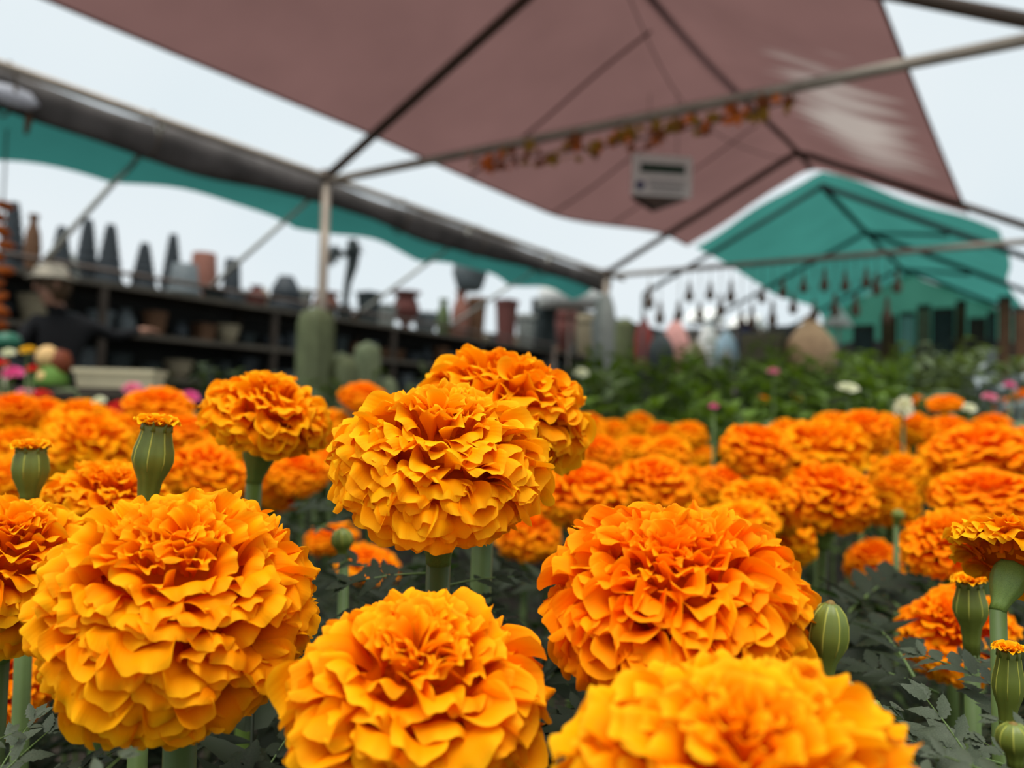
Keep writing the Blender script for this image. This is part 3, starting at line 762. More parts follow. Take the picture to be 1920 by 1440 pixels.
# ------------------------------------------------------------------ leaves
def leaflet_geo(n, teeth, fold, curl, wid):
    """unit leaflet along +X, width along Y, upper side +Z"""
    vs = []; fs = []
    for i in range(n + 1):
        f = i / n
        hw = wid * (math.sin(PI * min(1, f * 1.06 + 0.02) ** 0.8)) if f < 0.97 else 0.002
        hw = max(0.002, hw)
        z = -curl * f * f
        tt = teeth * hw * (1 if i % 2 else -0.3)
        xs = f - (0.035 if i % 2 else 0)
        vs += [(f, 0, z), (xs, hw + tt, z + fold * (hw + tt)), (xs, -hw - tt, z + fold * (hw + tt))]
    for i in range(n):
        a = 3 * i; b = a + 3
        fs += [(a, b, b + 1, a + 1), (a, a + 2, b + 2, b)]
    return vs, fs
LEAFLET = {}
for mk in ('leaf', 'leaf_dark'):
    LEAFLET[mk] = []
    for (te, fo, cu, wi) in ((0.25, 0.25, 0.18, 0.19), (0.3, 0.4, 0.05, 0.17), (0.22, 0.15, 0.30, 0.21)):
        vs, fs = leaflet_geo(12, te, fo, cu, wi)
        mb = MB(); mb.add(vs, fs); LEAFLET[mk].append(mb.mesh('leaflet', M[mk], True))
def pinnate(npair, r):
    """list of leaflet matrices for a unit leaf along +X"""
    out = []
    for k in range(npair):
        f = 0.18 + 0.72 * k / max(1, npair - 1)
        ln = (0.40 - 0.16 * abs(f - 0.45)) * r.uniform(0.85, 1.1)
        for s in (1, -1):
            ang = s * (1.0 - 0.45 * f + r.uniform(-0.12, 0.12))
            out.append(Matrix.Translation((f, 0, -0.18 * f * f)) @ Matrix.Rotation(ang, 4, 'Z') @ Matrix.Rotation(r.uniform(-0.25, 0.45), 4, 'Y') @ Matrix.Rotation(s * r.uniform(-0.2, 0.4), 4, 'X') @ Matrix.Scale(ln, 4))
    out.append(Matrix.Translation((0.9, 0, -0.15)) @ Matrix.Rotation(r.uniform(0, 0.4), 4, 'Y') @ Matrix.Scale(0.34, 4))
    return out
def leaf_matrix(a, b, up):
    x = (b - a); L = x.length; x.normalize(); z = (up - x * up.dot(x)).normalized(); y = z.cross(x)
    m = Matrix((x, y, z)).transposed().to_4x4() @ Matrix.Scale(L, 4)
    m.translation = a
    return m
FLOWERS = [o for o in COL.objects if o.name.startswith(('marigold_flower', 'marigold_bud')) and o.type == 'EMPTY']
def near_leaf(x0, y0, d0, x1, y1, d1, npair=5, mk='leaf', seed=0, face=0.5):
    r = random.Random(seed)
    up = (Vector((0, 0, 1)) + CAM_B * face).normalized()
    pm_ = pinnate(npair, r); best = None
    for dd in (0, 0.012, -0.012, 0.024, 0.036, -0.024, 0.05, 0.065, 0.08, 0.1, -0.035):
        if min(d0, d1) + dd < 0.17: continue
        a, b = atD(x0, y0, d0 + dd), atD(x1, y1, d1 + dd)
        wm = leaf_matrix(a, b, up)
        P = [wm @ Vector((x, 0, -0.18 * x * x)) for x in (0.1, 0.3, 0.5, 0.7, 0.9)] + [wm @ (q_ @ Vector((x, y, 0))) for q_ in pm_ for (x, y) in ((0.1, 0), (0.4, 0.15), (0.4, -0.15), (0.7, 0), (1, 0))]
        n_ = ell_in(P, 0.001) + 2 * seg_near(P, 0.005)
        if best is None or n_ < best[0]: best = (n_, a, b)
        if n_ == 0: break
    _, a, b = best
    own = min(FLOWERS, key=lambda o: (Vector((o.location.x, o.location.y)) - Vector((a.x, a.y))).length)   # the plant whose foot is closest
    mtx = Matrix.Translation(-own.location) @ leaf_matrix(a, b, up)
    L = (b - a).length
    rach = MB().tube([(0, 0, 0), (0.3, 0, -0.016), (0.6, 0, -0.065), (0.92, 0, -0.152)], [0.014, 0.012, 0.010, 0.006], 6).obj('leaf', M['stem'], own)
    rach.matrix_local = mtx
    for pm in pm_:
        link('leaflet', LEAFLET[mk][r.randrange(3)], rach, pm)
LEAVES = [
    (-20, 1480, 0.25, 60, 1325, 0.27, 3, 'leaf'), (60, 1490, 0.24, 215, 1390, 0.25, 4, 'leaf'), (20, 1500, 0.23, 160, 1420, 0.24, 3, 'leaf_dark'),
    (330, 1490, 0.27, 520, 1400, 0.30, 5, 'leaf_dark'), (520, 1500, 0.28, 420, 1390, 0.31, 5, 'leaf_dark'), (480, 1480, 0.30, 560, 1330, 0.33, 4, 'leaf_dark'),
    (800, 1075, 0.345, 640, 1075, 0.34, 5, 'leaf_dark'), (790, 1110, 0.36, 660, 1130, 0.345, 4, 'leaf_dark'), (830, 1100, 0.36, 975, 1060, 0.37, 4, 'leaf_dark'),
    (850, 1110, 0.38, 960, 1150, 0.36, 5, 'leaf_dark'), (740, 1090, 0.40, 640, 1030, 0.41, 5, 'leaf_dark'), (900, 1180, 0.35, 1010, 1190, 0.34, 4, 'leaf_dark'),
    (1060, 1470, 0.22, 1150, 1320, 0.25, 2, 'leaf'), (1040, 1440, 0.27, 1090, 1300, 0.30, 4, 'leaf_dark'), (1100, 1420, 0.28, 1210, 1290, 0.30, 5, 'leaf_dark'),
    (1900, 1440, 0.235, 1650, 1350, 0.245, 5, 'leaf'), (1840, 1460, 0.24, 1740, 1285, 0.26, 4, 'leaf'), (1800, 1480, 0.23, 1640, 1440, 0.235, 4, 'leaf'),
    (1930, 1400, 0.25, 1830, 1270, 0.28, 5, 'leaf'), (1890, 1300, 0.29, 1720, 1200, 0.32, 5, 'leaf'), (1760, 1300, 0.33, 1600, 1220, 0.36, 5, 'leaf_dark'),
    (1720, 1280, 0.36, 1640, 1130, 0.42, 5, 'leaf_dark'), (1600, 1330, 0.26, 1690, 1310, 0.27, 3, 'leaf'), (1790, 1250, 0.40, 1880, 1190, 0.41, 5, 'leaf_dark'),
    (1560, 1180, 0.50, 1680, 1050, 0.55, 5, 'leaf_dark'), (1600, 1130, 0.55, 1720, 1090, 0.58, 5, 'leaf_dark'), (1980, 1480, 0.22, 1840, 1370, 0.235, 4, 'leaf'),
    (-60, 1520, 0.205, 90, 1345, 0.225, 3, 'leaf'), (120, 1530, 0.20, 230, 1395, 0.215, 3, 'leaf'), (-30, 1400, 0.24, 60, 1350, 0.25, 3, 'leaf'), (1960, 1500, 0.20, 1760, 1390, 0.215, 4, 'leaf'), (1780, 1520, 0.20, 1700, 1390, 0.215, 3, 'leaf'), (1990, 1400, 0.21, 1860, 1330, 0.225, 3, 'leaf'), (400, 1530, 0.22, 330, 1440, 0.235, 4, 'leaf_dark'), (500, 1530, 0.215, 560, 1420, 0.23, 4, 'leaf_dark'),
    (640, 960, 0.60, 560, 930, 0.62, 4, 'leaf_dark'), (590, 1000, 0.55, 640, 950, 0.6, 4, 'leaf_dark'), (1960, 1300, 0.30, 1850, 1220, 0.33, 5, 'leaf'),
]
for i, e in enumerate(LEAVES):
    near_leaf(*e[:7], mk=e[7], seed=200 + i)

# foliage mass below the blooms (nobody could count it)
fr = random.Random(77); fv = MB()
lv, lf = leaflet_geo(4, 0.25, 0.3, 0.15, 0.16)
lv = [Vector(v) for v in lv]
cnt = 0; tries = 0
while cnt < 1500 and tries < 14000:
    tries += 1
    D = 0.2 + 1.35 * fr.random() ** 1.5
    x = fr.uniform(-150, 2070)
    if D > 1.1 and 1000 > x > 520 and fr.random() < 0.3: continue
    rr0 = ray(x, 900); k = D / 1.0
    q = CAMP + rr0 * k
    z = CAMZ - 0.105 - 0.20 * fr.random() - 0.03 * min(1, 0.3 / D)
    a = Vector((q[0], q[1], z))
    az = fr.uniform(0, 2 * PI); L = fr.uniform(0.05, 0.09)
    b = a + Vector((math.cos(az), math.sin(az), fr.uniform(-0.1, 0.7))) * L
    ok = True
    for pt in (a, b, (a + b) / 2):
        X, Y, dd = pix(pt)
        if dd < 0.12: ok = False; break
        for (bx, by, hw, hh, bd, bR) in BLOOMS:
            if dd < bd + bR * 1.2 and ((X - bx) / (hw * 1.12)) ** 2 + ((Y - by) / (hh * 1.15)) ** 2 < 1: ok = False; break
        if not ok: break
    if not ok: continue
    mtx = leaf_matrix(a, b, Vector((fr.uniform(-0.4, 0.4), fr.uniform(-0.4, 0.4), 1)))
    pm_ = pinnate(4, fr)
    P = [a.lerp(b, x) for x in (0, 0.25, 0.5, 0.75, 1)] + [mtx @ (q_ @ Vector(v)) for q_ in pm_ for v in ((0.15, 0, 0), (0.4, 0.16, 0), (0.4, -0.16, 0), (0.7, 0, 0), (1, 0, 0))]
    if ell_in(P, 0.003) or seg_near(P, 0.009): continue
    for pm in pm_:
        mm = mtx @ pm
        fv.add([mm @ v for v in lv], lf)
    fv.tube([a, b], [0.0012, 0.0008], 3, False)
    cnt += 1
one('marigold_foliage', fv, M['leaf_dark'], 'feathery green leaf mass coloured as in shade under the marigold blooms', 'foliage', kind='stuff')
# ------------------------------------------------------------------ rack of pots along the far side
RX0, RX1, RY0, RY1 = -6.6, -6.0, 1.5, 11.5
TIERS = (1.66, 1.29, 0.94, 0.5)
rack = thing('pot_rack', (0, 0, 0), 'long weathered shelf rack loaded with pots beyond the lean-to', 'shelf')
for z in TIERS:
    MB().box(((RX0 + RX1) / 2, (RY0 + RY1) / 2, z - 0.02), (RX1 - RX0, RY1 - RY0, 0.04)).obj('board', M['shelf'], rack, False)
y = RY0 + 0.1
while y < RY1:
    for x in (RX0 + 0.03, RX1 - 0.03):
        MB().box((x, y, 0.82), (0.05, 0.05, 1.64)).obj('upright', M['dark_wood'], rack, False)
    y += 1.62
MB().box((RX0 - 0.02, (RY0 + RY1) / 2, 0.84), (0.02, RY1 - RY0, 1.60)).obj('back_panel', M['backdrop_dark'], rack, False)  # added dark sheet, keeps the gaps between shelves from showing bright

def pot_meshes(style, m):
    key = ('pot', style, m)
    if key in STEMCACHE: return STEMCACHE[key]
    if style == 'pot': body = [(0.0, 0.0), (0.34, 0.0), (0.36, 0.02), (0.46, 0.80), (0.46, 0.84), (0.40, 0.84), (0.36, 0.10), (0.0, 0.08)]; rim = [(0.46, 0.80), (0.50, 0.82), (0.51, 1.0), (0.46, 1.0), (0.44, 0.84)]
    elif style == 'bowl': body = [(0.0, 0.0), (0.22, 0.0), (0.24, 0.05), (0.42, 0.35), (0.5, 0.8), (0.46, 0.8), (0.38, 0.38), (0.0, 0.15)]; rim = [(0.5, 0.78), (0.54, 0.86), (0.54, 1.0), (0.48, 1.0), (0.46, 0.8)]
    elif style == 'urn': body = [(0.0, 0.0), (0.26, 0.0), (0.22, 0.06), (0.12, 0.16), (0.2, 0.24), (0.42, 0.45), (0.46, 0.6), (0.36, 0.8), (0.30, 0.88), (0.0, 0.88)]; rim = [(0.30, 0.86), (0.5, 0.96), (0.5, 1.0), (0.28, 1.0)]
    elif style == 'square': body = [(0.0, 0.0), (0.40, 0.0), (0.5, 0.9), (0.46, 0.9), (0.38, 0.1), (0.0, 0.1)]; rim = [(0.5, 0.88), (0.56, 0.9), (0.57, 1.0), (0.47, 1.0)]
    elif style == 'nest': body = [(0.0, 0.0), (0.34, 0.0), (0.48, 1.0), (0.465, 1.0), (0.325, 0.03), (0.0, 0.03)]; rim = [(0.47, 0.86), (0.51, 0.87), (0.51, 1.0), (0.47, 1.0)]
    else: body = [(0.0, 0.0), (0.26, 0.0), (0.34, 0.12), (0.44, 0.40), (0.36, 0.68), (0.20, 0.84), (0.19, 0.92), (0.0, 0.92)]; rim = [(0.19, 0.90), (0.27, 0.96), (0.27, 1.0), (0.16, 1.0)]
    n = 4 if style == 'square' else 14; sm = style not in ('square', 'nest')
    STEMCACHE[key] = (MB().lathe(body, n, caps=False).mesh('body', M[m], sm), MB().lathe(rim, n, caps=False).mesh('rim', M[m], sm))
    return STEMCACHE[key]
def pot(loc, w, h, m, label, group=None, style='pot', inverted=False, name='flower_pot', rz=0.0):
    b, r = pot_meshes(style, m)
    t = thing(name, Vector(loc) + Vector((0, 0, 0.0004)), label, 'pot', group, rz)
    sc = Matrix.Diagonal((w, w, h, 1))
    if inverted: sc = Matrix.Translation((0, 0, h)) @ Matrix.Diagonal((w, w, -h, 1))
    link('body', b, t, sc); link('rim', r, t, sc)
    return t
def px2m(p, n): return n * pix(p)[2] / F
TOPZ = TIERS[0]
def rack_loc(px, x=-6.28, z=TOPZ):
    # where the pixel column px meets the rack plane x at height z
    lo = None
    for py in range(380, 800, 2):
        p = atX(px, py, x)
        if lo is None or abs(p.z - z) < abs(lo.z - z): lo = p
    return Vector((x, lo.y, z))
TOPC = []       # footprints already taken on the top shelf
def top_spot(px, wpx, lanes, rmax=0.20):
    """a free place on the top shelf near the pixel column px"""
    best = None
    for x in lanes:
        b = rack_loc(px, x); r_ = min(rmax, px2m(b, wpx) * 0.57)
        xx = max(-6.575 + r_, min(-6.02 - r_ * 0.8, x))
        for k in range(0, 25):
            dy = (k + 1) // 2 * 0.025 * (1 if k % 2 else -1)
            pen = sum(max(0, r_ + o[2] + 0.004 - math.hypot(xx - o[0], b.y + dy - o[1])) for o in TOPC) * 20 + abs(dy) * 2 + 0.02 * lanes.index(x)
            if best is None or pen < best[0]: best = (pen, Vector((xx, b.y + dy, TOPZ)), r_)
    TOPC.append((best[1].x, best[1].y, best[2]))
    return best[1], best[2]
bq = rack_loc(645); TOPC.append((bq.x, bq.y, 0.10))
# stacks of nested upturned black pots, each slipped over the larger one below
prr = random.Random(5)
for i, (px, topy, w0, lab) in enumerate(((20, 378, 58, 'beside the red flower strand'), (112, 424, 44, 'next to the tall brown vase'), (160, 410, 58, 'with a white bowl before it'),
                            (203, 420, 58, 'just past the white bowl'), (268, 455, 60, 'the broadest of them'), (320, 438, 52, 'beside the upturned terracotta pot'))):
    base, r_ = top_spot(px, w0 * 1.05, (-6.45, -6.28, -6.14) if i in (0, 2, 5) else (-6.14, -6.28, -6.45), 0.118)
    H = atX(px, topy, base.x).z - base.z; W = r_ / 0.57 * 1.08
    h = H / 2.88; z = base.z
    for k in range(7):
        pot((base.x, base.y, z), W, h, 'black_pot', 'upturned black plastic pot in the nested stack ' + lab, 'nested upturned black pots', 'nest', True)
        z = z + h + 0.43 * h - 0.87 * h; W *= 0.87; h *= 0.87
def rack_pot(px, topy, wpx, m, label, style='pot', inverted=False, x=-6.16, z=TOPZ, name='flower_pot', group=None):
    b, r_ = top_spot(px, wpx, (x, -6.16, -6.30, -6.44))
    t = atX(px, topy, b.x)
    return pot(b, r_ / 0.57, max(0.06, t.z - b.z), m, label, group, style, inverted, name, rz=0.785)
rack_pot(72, 404, 34, 'brown', 'tall brown vase on top of the rack between black stacks', 'vase', name='vase')
rack_pot(128, 476, 40, 'pale_pot', 'white shallow bowl on the rack before the black stacks', 'bowl', True, x=-6.12)
rack_pot(348, 496, 62, 'grey_pot', 'grey upturned pot in front of the terracotta pot', 'pot', True, x=-6.12)
rack_pot(378, 474, 60, 'terracotta', 'pinkish terracotta pot upturned on the rack top', 'pot', True, x=-6.42)
rack_pot(424, 484, 38, 'black_pot', 'single tall black pot beside the pinkish terracotta pot', 'pot', True)
rack_pot(480, 536, 46, 'red_clay', 'dark red-brown jar on the rack top', 'vase', name='jar')
rack_pot(535, 518, 62, 'black_pot', 'dark rounded pot on the rack near the tent post', 'bowl', True)
rack_pot(455, 545, 50, 'grey_pot', 'grey pot on the rack beside the red-brown jar', 'pot')
rack_pot(405, 545, 46, 'charcoal', 'charcoal pot standing low beside the grey one', 'pot', x=-6.12)
rack_pot(610, 548, 52, 'terracotta', 'orange-brown pot on the rack behind the cactus', 'urn', name='urn')
rack_pot(575, 545, 40, 'pale_pot', 'pale pot on the rack behind the tent post', 'pot')
rack_pot(690, 548, 44, 'charcoal', 'dark square planter on the rack beyond the yucca', 'square', name='planter')
rack_pot(722, 572, 40, 'pale_pot', 'pale celadon planter beside the dark square planter', 'square', name='planter')
rack_pot(752, 545, 58, 'red_clay', 'dark red footed urn on the rack', 'urn', name='urn')
rack_pot(790, 585, 46, 'grey_pot', 'grey pot between the red urn and the terracotta jar', 'pot')
rack_pot(830, 560, 32, 'olive_leaf', 'olive glazed vase on the rack', 'vase', name='vase')
rack_pot(862, 545, 40, 'terracotta', 'bright terracotta jar on the rack', 'vase', name='jar')
rack_pot(892, 558, 38, 'brown', 'brown pot beside the bright terracotta jar', 'pot')
rack_pot(948, 562, 42, 'red_clay', 'small square red-clay planter on the rack', 'square', name='planter')
rack_pot(985, 590, 40, 'pale_pot', 'pale pot past the small red-clay planter', 'pot')
rack_pot(1022, 580, 44, 'charcoal', 'charcoal pot under the white parasol', 'pot')
rack_pot(1060, 585, 40, 'red_clay', 'red-brown pot under the white parasol', 'bowl')
rack_pot(1098, 592, 44, 'beige_pot', 'large beige pot beside the wrapped post', 'pot')
# back row of plain pots on the top shelf, wherever there is room
y = 4.6
bk = (('grey_pot', 'grey'), ('charcoal', 'charcoal'), ('beige_pot', 'beige'), ('black_pot', 'black'), ('brown', 'brown'))
while y < RY1 - 0.2:
    m, nm = prr.choice(bk); r_ = prr.uniform(0.075, 0.105); x = -6.57 + r_
    if all(math.hypot(x - o[0], y - o[1]) > r_ + o[2] + 0.004 for o in TOPC):
        TOPC.append((x, y, r_))
        pot((x, y, TOPZ), r_ / 0.57, prr.uniform(0.13, 0.24), m, '%s plastic pot in the back row on top of the rack' % nm, 'back row of pots on the rack top', prr.choice(('pot', 'bowl', 'pot')), prr.random() < 0.5)
        y += r_ + 0.08
    else: y += 0.02
# rows of pots on the lower tiers
cols = [('grey_pot', 'grey plastic'), ('beige_pot', 'beige clay'), ('pale_pot', 'pale glazed'), ('black_pot', 'black plastic'), ('charcoal', 'charcoal'), ('terracotta', 'terracotta'), ('brown', 'brown')]
names = ('upper middle', 'lower middle', 'bottom')
for ti, z in enumerate(TIERS[1:3]):
    y = RY0 + 0.1; pr_ = 0.0
    while y < RY1 - 0.3:
        m, nm = prr.choices(cols, (5, 2, 2, 5, 5, 1, 2))[0]
        wv = prr.uniform(0.14, 0.24); st = prr.choice(('pot', 'pot', 'bowl', 'square', 'vase'))
        hv = prr.uniform(0.11, 0.24); r_ = wv * (0.41 if st == 'square' else 0.54)
        y += pr_ + r_ + prr.uniform(0.01, 0.07); pr_ = r_
        pot((-6.245 + prr.uniform(-0.03, 0.03), y, z), wv, hv, m, '%s %s on the %s shelf of the rack' % (nm, {'pot': 'pot', 'bowl': 'bowl', 'square': 'square planter', 'vase': 'vase'}[st], names[ti]), 'pots on the lower shelves of the rack', st,
            name={'pot': 'flower_pot', 'bowl': 'bowl', 'square': 'planter', 'vase': 'vase'}[st], rz=0.785)

# crooked yucca on the rack
b = rack_loc(645)
yu = thing('potted_yucca', b, 'dark crooked yucca with a green tip and a drooping side clump', 'plant')
pp = [atX(x, y_, -6.28) - b for (x, y_) in ((645, 585), (648, 560), (652, 530), (660, 500), (664, 470), (660, 448))]
pot_b, pot_r = pot_meshes('pot', 'charcoal')
link('pot', pot_b, yu, Matrix.Diagonal((0.18, 0.18, 0.16, 1)))
MB().tube([Vector((0, 0, 0.05))] + pp, [0.03, 0.03, 0.035, 0.04, 0.06, 0.07, 0.05], 8).obj('trunk', M['charcoal'], yu)
def leaf_burst(n, r, L, wdt, upbias, seed, droop=0.3):
    rr_ = random.Random(seed); mb = MB()
    for _ in range(n):
        az = rr_.uniform(0, 2 * PI); el = rr_.uniform(-0.4, 1.2) + upbias
        d = Vector((math.cos(az) * math.cos(el), math.sin(az) * math.cos(el), math.sin(el)))
        sd = d.cross(Vector((0, 0, 1))).normalized() * wdt
        ln = L * rr_.uniform(0.7, 1.2)
        p0 = d * r; p1 = d * (r + ln * 0.5); p2 = d * (r + ln) - Vector((0, 0, droop * ln))
        mb.add([p0 - sd * 0.4, p0 + sd * 0.4, p1 - sd, p1 + sd, p2], [(0, 1, 3, 2), (2, 3, 4)])
    return mb
o = leaf_burst(26, 0.02, 0.13, 0.018, 0.5, 1, 0.0).obj('leaf_tuft', M['green_leaf'], yu, False); o.location = atX(662, 440, -6.28) - b
o = leaf_burst(60, 0.03, 0.11, 0.02, -0.5, 2, 0.5).obj('side_clump', M['charcoal'], yu, False); o.location = atX(622, 470, -6.28) - b
MB().tube([atX(660, 470, -6.28) - b, atX(645, 478, -6.28) - b, atX(622, 472, -6.28) - b], [0.035, 0.03, 0.03], 7).obj('side_branch', M['charcoal'], yu)
o = leaf_burst(40, 0.03, 0.10, 0.02, 0.0, 3, 0.4).obj('crown_clump', M['charcoal'], yu, False); o.location = atX(664, 468, -6.28) - b

# hanging grey pot, white parasol, wrapped post
p = atX(880, 545, -5.1)
hp = thing('hanging_pot', p, 'grey bell-shaped pot hanging under the teal lean-to cloth', 'pot')
wv = px2m(p, 66); hv = px2m(p, 72)
MB().lathe([(0.0, 0.0), (wv * 0.30, 0.0), (wv * 0.36, 0.05 * hv), (wv * 0.5, 0.45 * hv), (wv * 0.44, 0.8 * hv), (wv * 0.30, hv), (0, hv)], 16).obj('body', M['grey_pot'], hp)
MB().tube([(0, 0, hv), (0, 0, lean_z(-4.75) - p.z)], 0.006, 5).obj('cord', M['cord'], hp)
p = atX(1068, 575, -5.7)
pa = thing('white_parasol', (p.x, p.y, 0), 'off-white ribbed parasol standing before the pot rack', 'parasol')
wv = px2m(p, 118) / 2; hv = px2m(p, 74)
MB().lathe([(wv, p.z), (wv * 0.95, p.z + hv * 0.35), (wv * 0.72, p.z + hv * 0.72), (wv * 0.36, p.z + hv * 0.94), (0.01, p.z + hv)], 20, ribs=10, ramp=0.04).obj('canopy', M['white'], pa)
MB().tube([(0, 0, 0), (0, 0, p.z + hv * 0.9)], 0.015, 8).obj('pole', M['pipe'], pa)
wr = MB(); n = 14
prof = [(0.10, 0.9), (0.13, 1.1), (0.12, 1.5), (0.14, 1.75), (0.10, 1.98), (0.06, 2.10)]
wr.lathe(prof, 14, ribs=5, ramp=0.12, caps=False)
one('wrapped_sheet', wr, M['pale_pot'], 'grey plastic sheet gathered around the far tent post', 'plastic sheet', (XL, Y2, 0))

# red flower strand hanging at the edge
p0 = atX(6, 372, -4.55); 
st = thing('flower_strand', (p0.x, p0.y, 0), 'strand of orange-red blossoms hanging from the lean-to rafter', 'garland')
zt = lean_z(p0.x) + 0.02
MB().tube([(0, 0, zt), (0.004, 0, p0.z - 0.3), (0, 0, atX(6, 650, -4.55).z)], 0.005, 5).obj('string', M['cord'], st)
STRB = MB().lathe([(0.004, -0.02), (0.035, -0.012), (0.048, 0.008), (0.03, 0.026), (0.004, 0.02)], 12, ribs=5, ramp=0.15).mesh('blossom', M['leaf_orange'])
for k in range(11):
    pz = atX(6, 385 + k * 25, -4.55).z
    link('blossom', STRB, st, Matrix.Translation((prr.uniform(-0.03, 0.03), prr.uniform(-0.03, 0.03), pz)) @ Matrix.Rotation(prr.uniform(-0.6, 0.6), 4, 'X'))

# ------------------------------------------------------------------ person in black beside the rack
pf = atX(112, 600, -5.55)
PX, PY = pf.x, pf.y
per = thing('person', (PX, PY, 0), 'person in black clothes and a pale hat reaching towards the rack', 'person')
vdir = Vector((ray(112, 600)[0], ray(112, 600)[1], 0)).normalized()      # away from the camera
sdir = Vector((vdir.y, -vdir.x, 0))                                      # to the camera's right
def q(s, d, z): return sdir * s + vdir * d + Vector((0, 0, z))
J = {'pelvis': (q(0, 0, 0.84), .135, .12), 'belly': (q(0.01, 0, 1.0), .13, .11), 'chest': (q(0.02, 0, 1.16), .15, .115), 'neck0': (q(0.0, -0.02, 1.31), .075, .07),
     'neck': (q(-0.03, -0.04, 1.36), .05, .05), 'head0': (q(-0.05, -0.06, 1.42), .07, .08), 'head1': (q(-0.06, -0.07, 1.50), .085, .095), 'head2': (q(-0.06, -0.07, 1.57), .05, .055),
     'shR': (q(0.17, 0, 1.26), .06, .06), 'elR': (q(0.33, 0.10, 1.20), .045, .045), 'wrR': (q(0.50, 0.24, 1.26), .033, .03), 'haR': (q(0.58, 0.29, 1.28), .035, .022),
     'shL': (q(-0.14, -0.02, 1.26), .06, .06), 'elL': (q(-0.26, -0.10, 1.04), .045, .045), 'wrL': (q(-0.10, -0.24, 0.99), .033, .03), 'haL': (q(-0.03, -0.27, 1.01), .035, .022),
     'hipR': (q(0.09, 0, 0.80), .09, .09), 'knR': (q(0.10, -0.02, 0.45), .065, .065), 'anR': (q(0.10, 0.02, 0.08), .045, .045), 'toR': (q(0.13, -0.13, 0.035), .04, .03),
     'hipL': (q(-0.09, 0, 0.80), .09, .09), 'knL': (q(-0.10, -0.03, 0.45), .065, .065), 'anL': (q(-0.10, 0.02, 0.08), .045, .045), 'toL': (q(-0.13, -0.13, 0.035), .04, .03)}
E_ = [('pelvis', 'belly'), ('belly', 'chest'), ('chest', 'neck0'), ('neck0', 'neck'), ('neck', 'head0'), ('head0', 'head1'), ('head1', 'head2'), ('chest', 'shR'), ('shR', 'elR'), ('elR', 'wrR'), ('wrR', 'haR'),
      ('chest', 'shL'), ('shL', 'elL'), ('elL', 'wrL'), ('wrL', 'haL'), ('pelvis', 'hipR'), ('hipR', 'knR'), ('knR', 'anR'), ('anR', 'toR'), ('pelvis', 'hipL'), ('hipL', 'knL'), ('knL', 'anL'), ('anL', 'toL')]
J = {k: v for k, v in J.items()}
# five fingers on each hand
for side, (h, dirv) in {'R': ('haR', (sdir * 0.75 + vdir * 0.5).normalized()), 'L': ('haL', (sdir * 0.8 - vdir * 0.3).normalized())}.items():
    hp_ = J[h][0]; acr = dirv.cross(Vector((0, 0, 1))).normalized()
    for k, (off, ln, spread) in enumerate(((-0.03, 0.055, -0.9), (-0.018, 0.075, -0.12), (-0.004, 0.082, 0.0), (0.011, 0.076, 0.1), (0.025, 0.06, 0.22))):
        d2 = (dirv + acr * spread).normalized()
        a_, b_ = 'f%s%da' % (side, k), 'f%s%db' % (side, k)
        J[a_] = (hp_ + acr * off + d2 * 0.5 * ln, .0095, .009); J[b_] = (hp_ + acr * off + d2 * ln + Vector((0, 0, -0.018)), .008, .0075)
        E_ += [(h, a_), (a_, b_)]
keys = list(J)
me = bpy.data.meshes.new('body_cage'); me.from_pydata([J[k][0] for k in keys], [(keys.index(a_), keys.index(b_)) for a_, b_ in E_], [])
tmp = bpy.data.objects.new('body_cage', me); COL.objects.link(tmp)
sk = tmp.modifiers.new('skin', 'SKIN'); sk.use_smooth_shade = True
if not me.skin_vertices: me.attributes  # skin layer comes with the modifier below
try:
    lay = me.skin_vertices[0].data
except Exception:
    bpy.context.view_layer.objects.active = tmp; bpy.ops.mesh.customdata_skin_add(); lay = me.skin_vertices[0].data
for i, k in enumerate(keys): lay[i].radius = (J[k][1], J[k][2]); lay[i].use_root = (k == 'pelvis')
tmp.modifiers.new('sub', 'SUBSURF').render_levels = 2; tmp.modifiers['sub'].levels = 2
dg = bpy.context.evaluated_depsgraph_get()
bm_ = bpy.data.meshes.new_from_object(tmp.evaluated_get(dg))
bpy.data.objects.remove(tmp); bm_.name = 'body'
bm_.materials.clear()
for m in ('black_cloth', 'skin', 'charcoal'): bm_.materials.append(M[m])
wR, wL = J['wrR'][0], J['wrL'][0]
for pl in bm_.polygons:
    c = pl.center
    mi = 0
    if c.z > 1.37: mi = 1
    if (c - J['haR'][0]).length < 0.10 or (c - J['haL'][0]).length < 0.10: mi = 1
    if c.z < 0.09: mi = 2
    pl.material_index = mi; pl.use_smooth = True
link('body', bm_, per)
hc = J['head1'][0]
fd = (-sdir * 0.75 - vdir * 0.3).normalized()   # facing left, a little towards the camera
hair = MB().lathe([(0.004, -0.13), (0.06, -0.11), (0.10, -0.03), (0.104, 0.05), (0.075, 0.10), (0.004, 0.115)], 14).obj('hair', M['hair'], per); hair.location = hc - fd * 0.025 + Vector((0, 0, 0.01))
hat = MB().lathe([(0.004, 0.045), (0.15, 0.03), (0.155, 0.04), (0.108, 0.06), (0.10, 0.11), (0.07, 0.135), (0.004, 0.14)], 18).obj('hat', M['hat'], per); hat.location = hc + Vector((0, 0, 0.005))
rt = fd.cross(Vector((0, 0, 1))).normalized()
for s in (-1, 1):
    e = MB().lathe([(0.001, -0.008), (0.008, 0), (0.001, 0.008)], 8).obj('eye', M['charcoal'], per); e.location = hc + fd * 0.088 + rt * 0.03 * s + Vector((0, 0, 0.005))
    e = MB().lathe([(0.001, -0.03), (0.014, -0.01), (0.017, 0.015), (0.001, 0.03)], 8).obj('ear', M['skin'], per); e.location = hc + rt * 0.092 * s
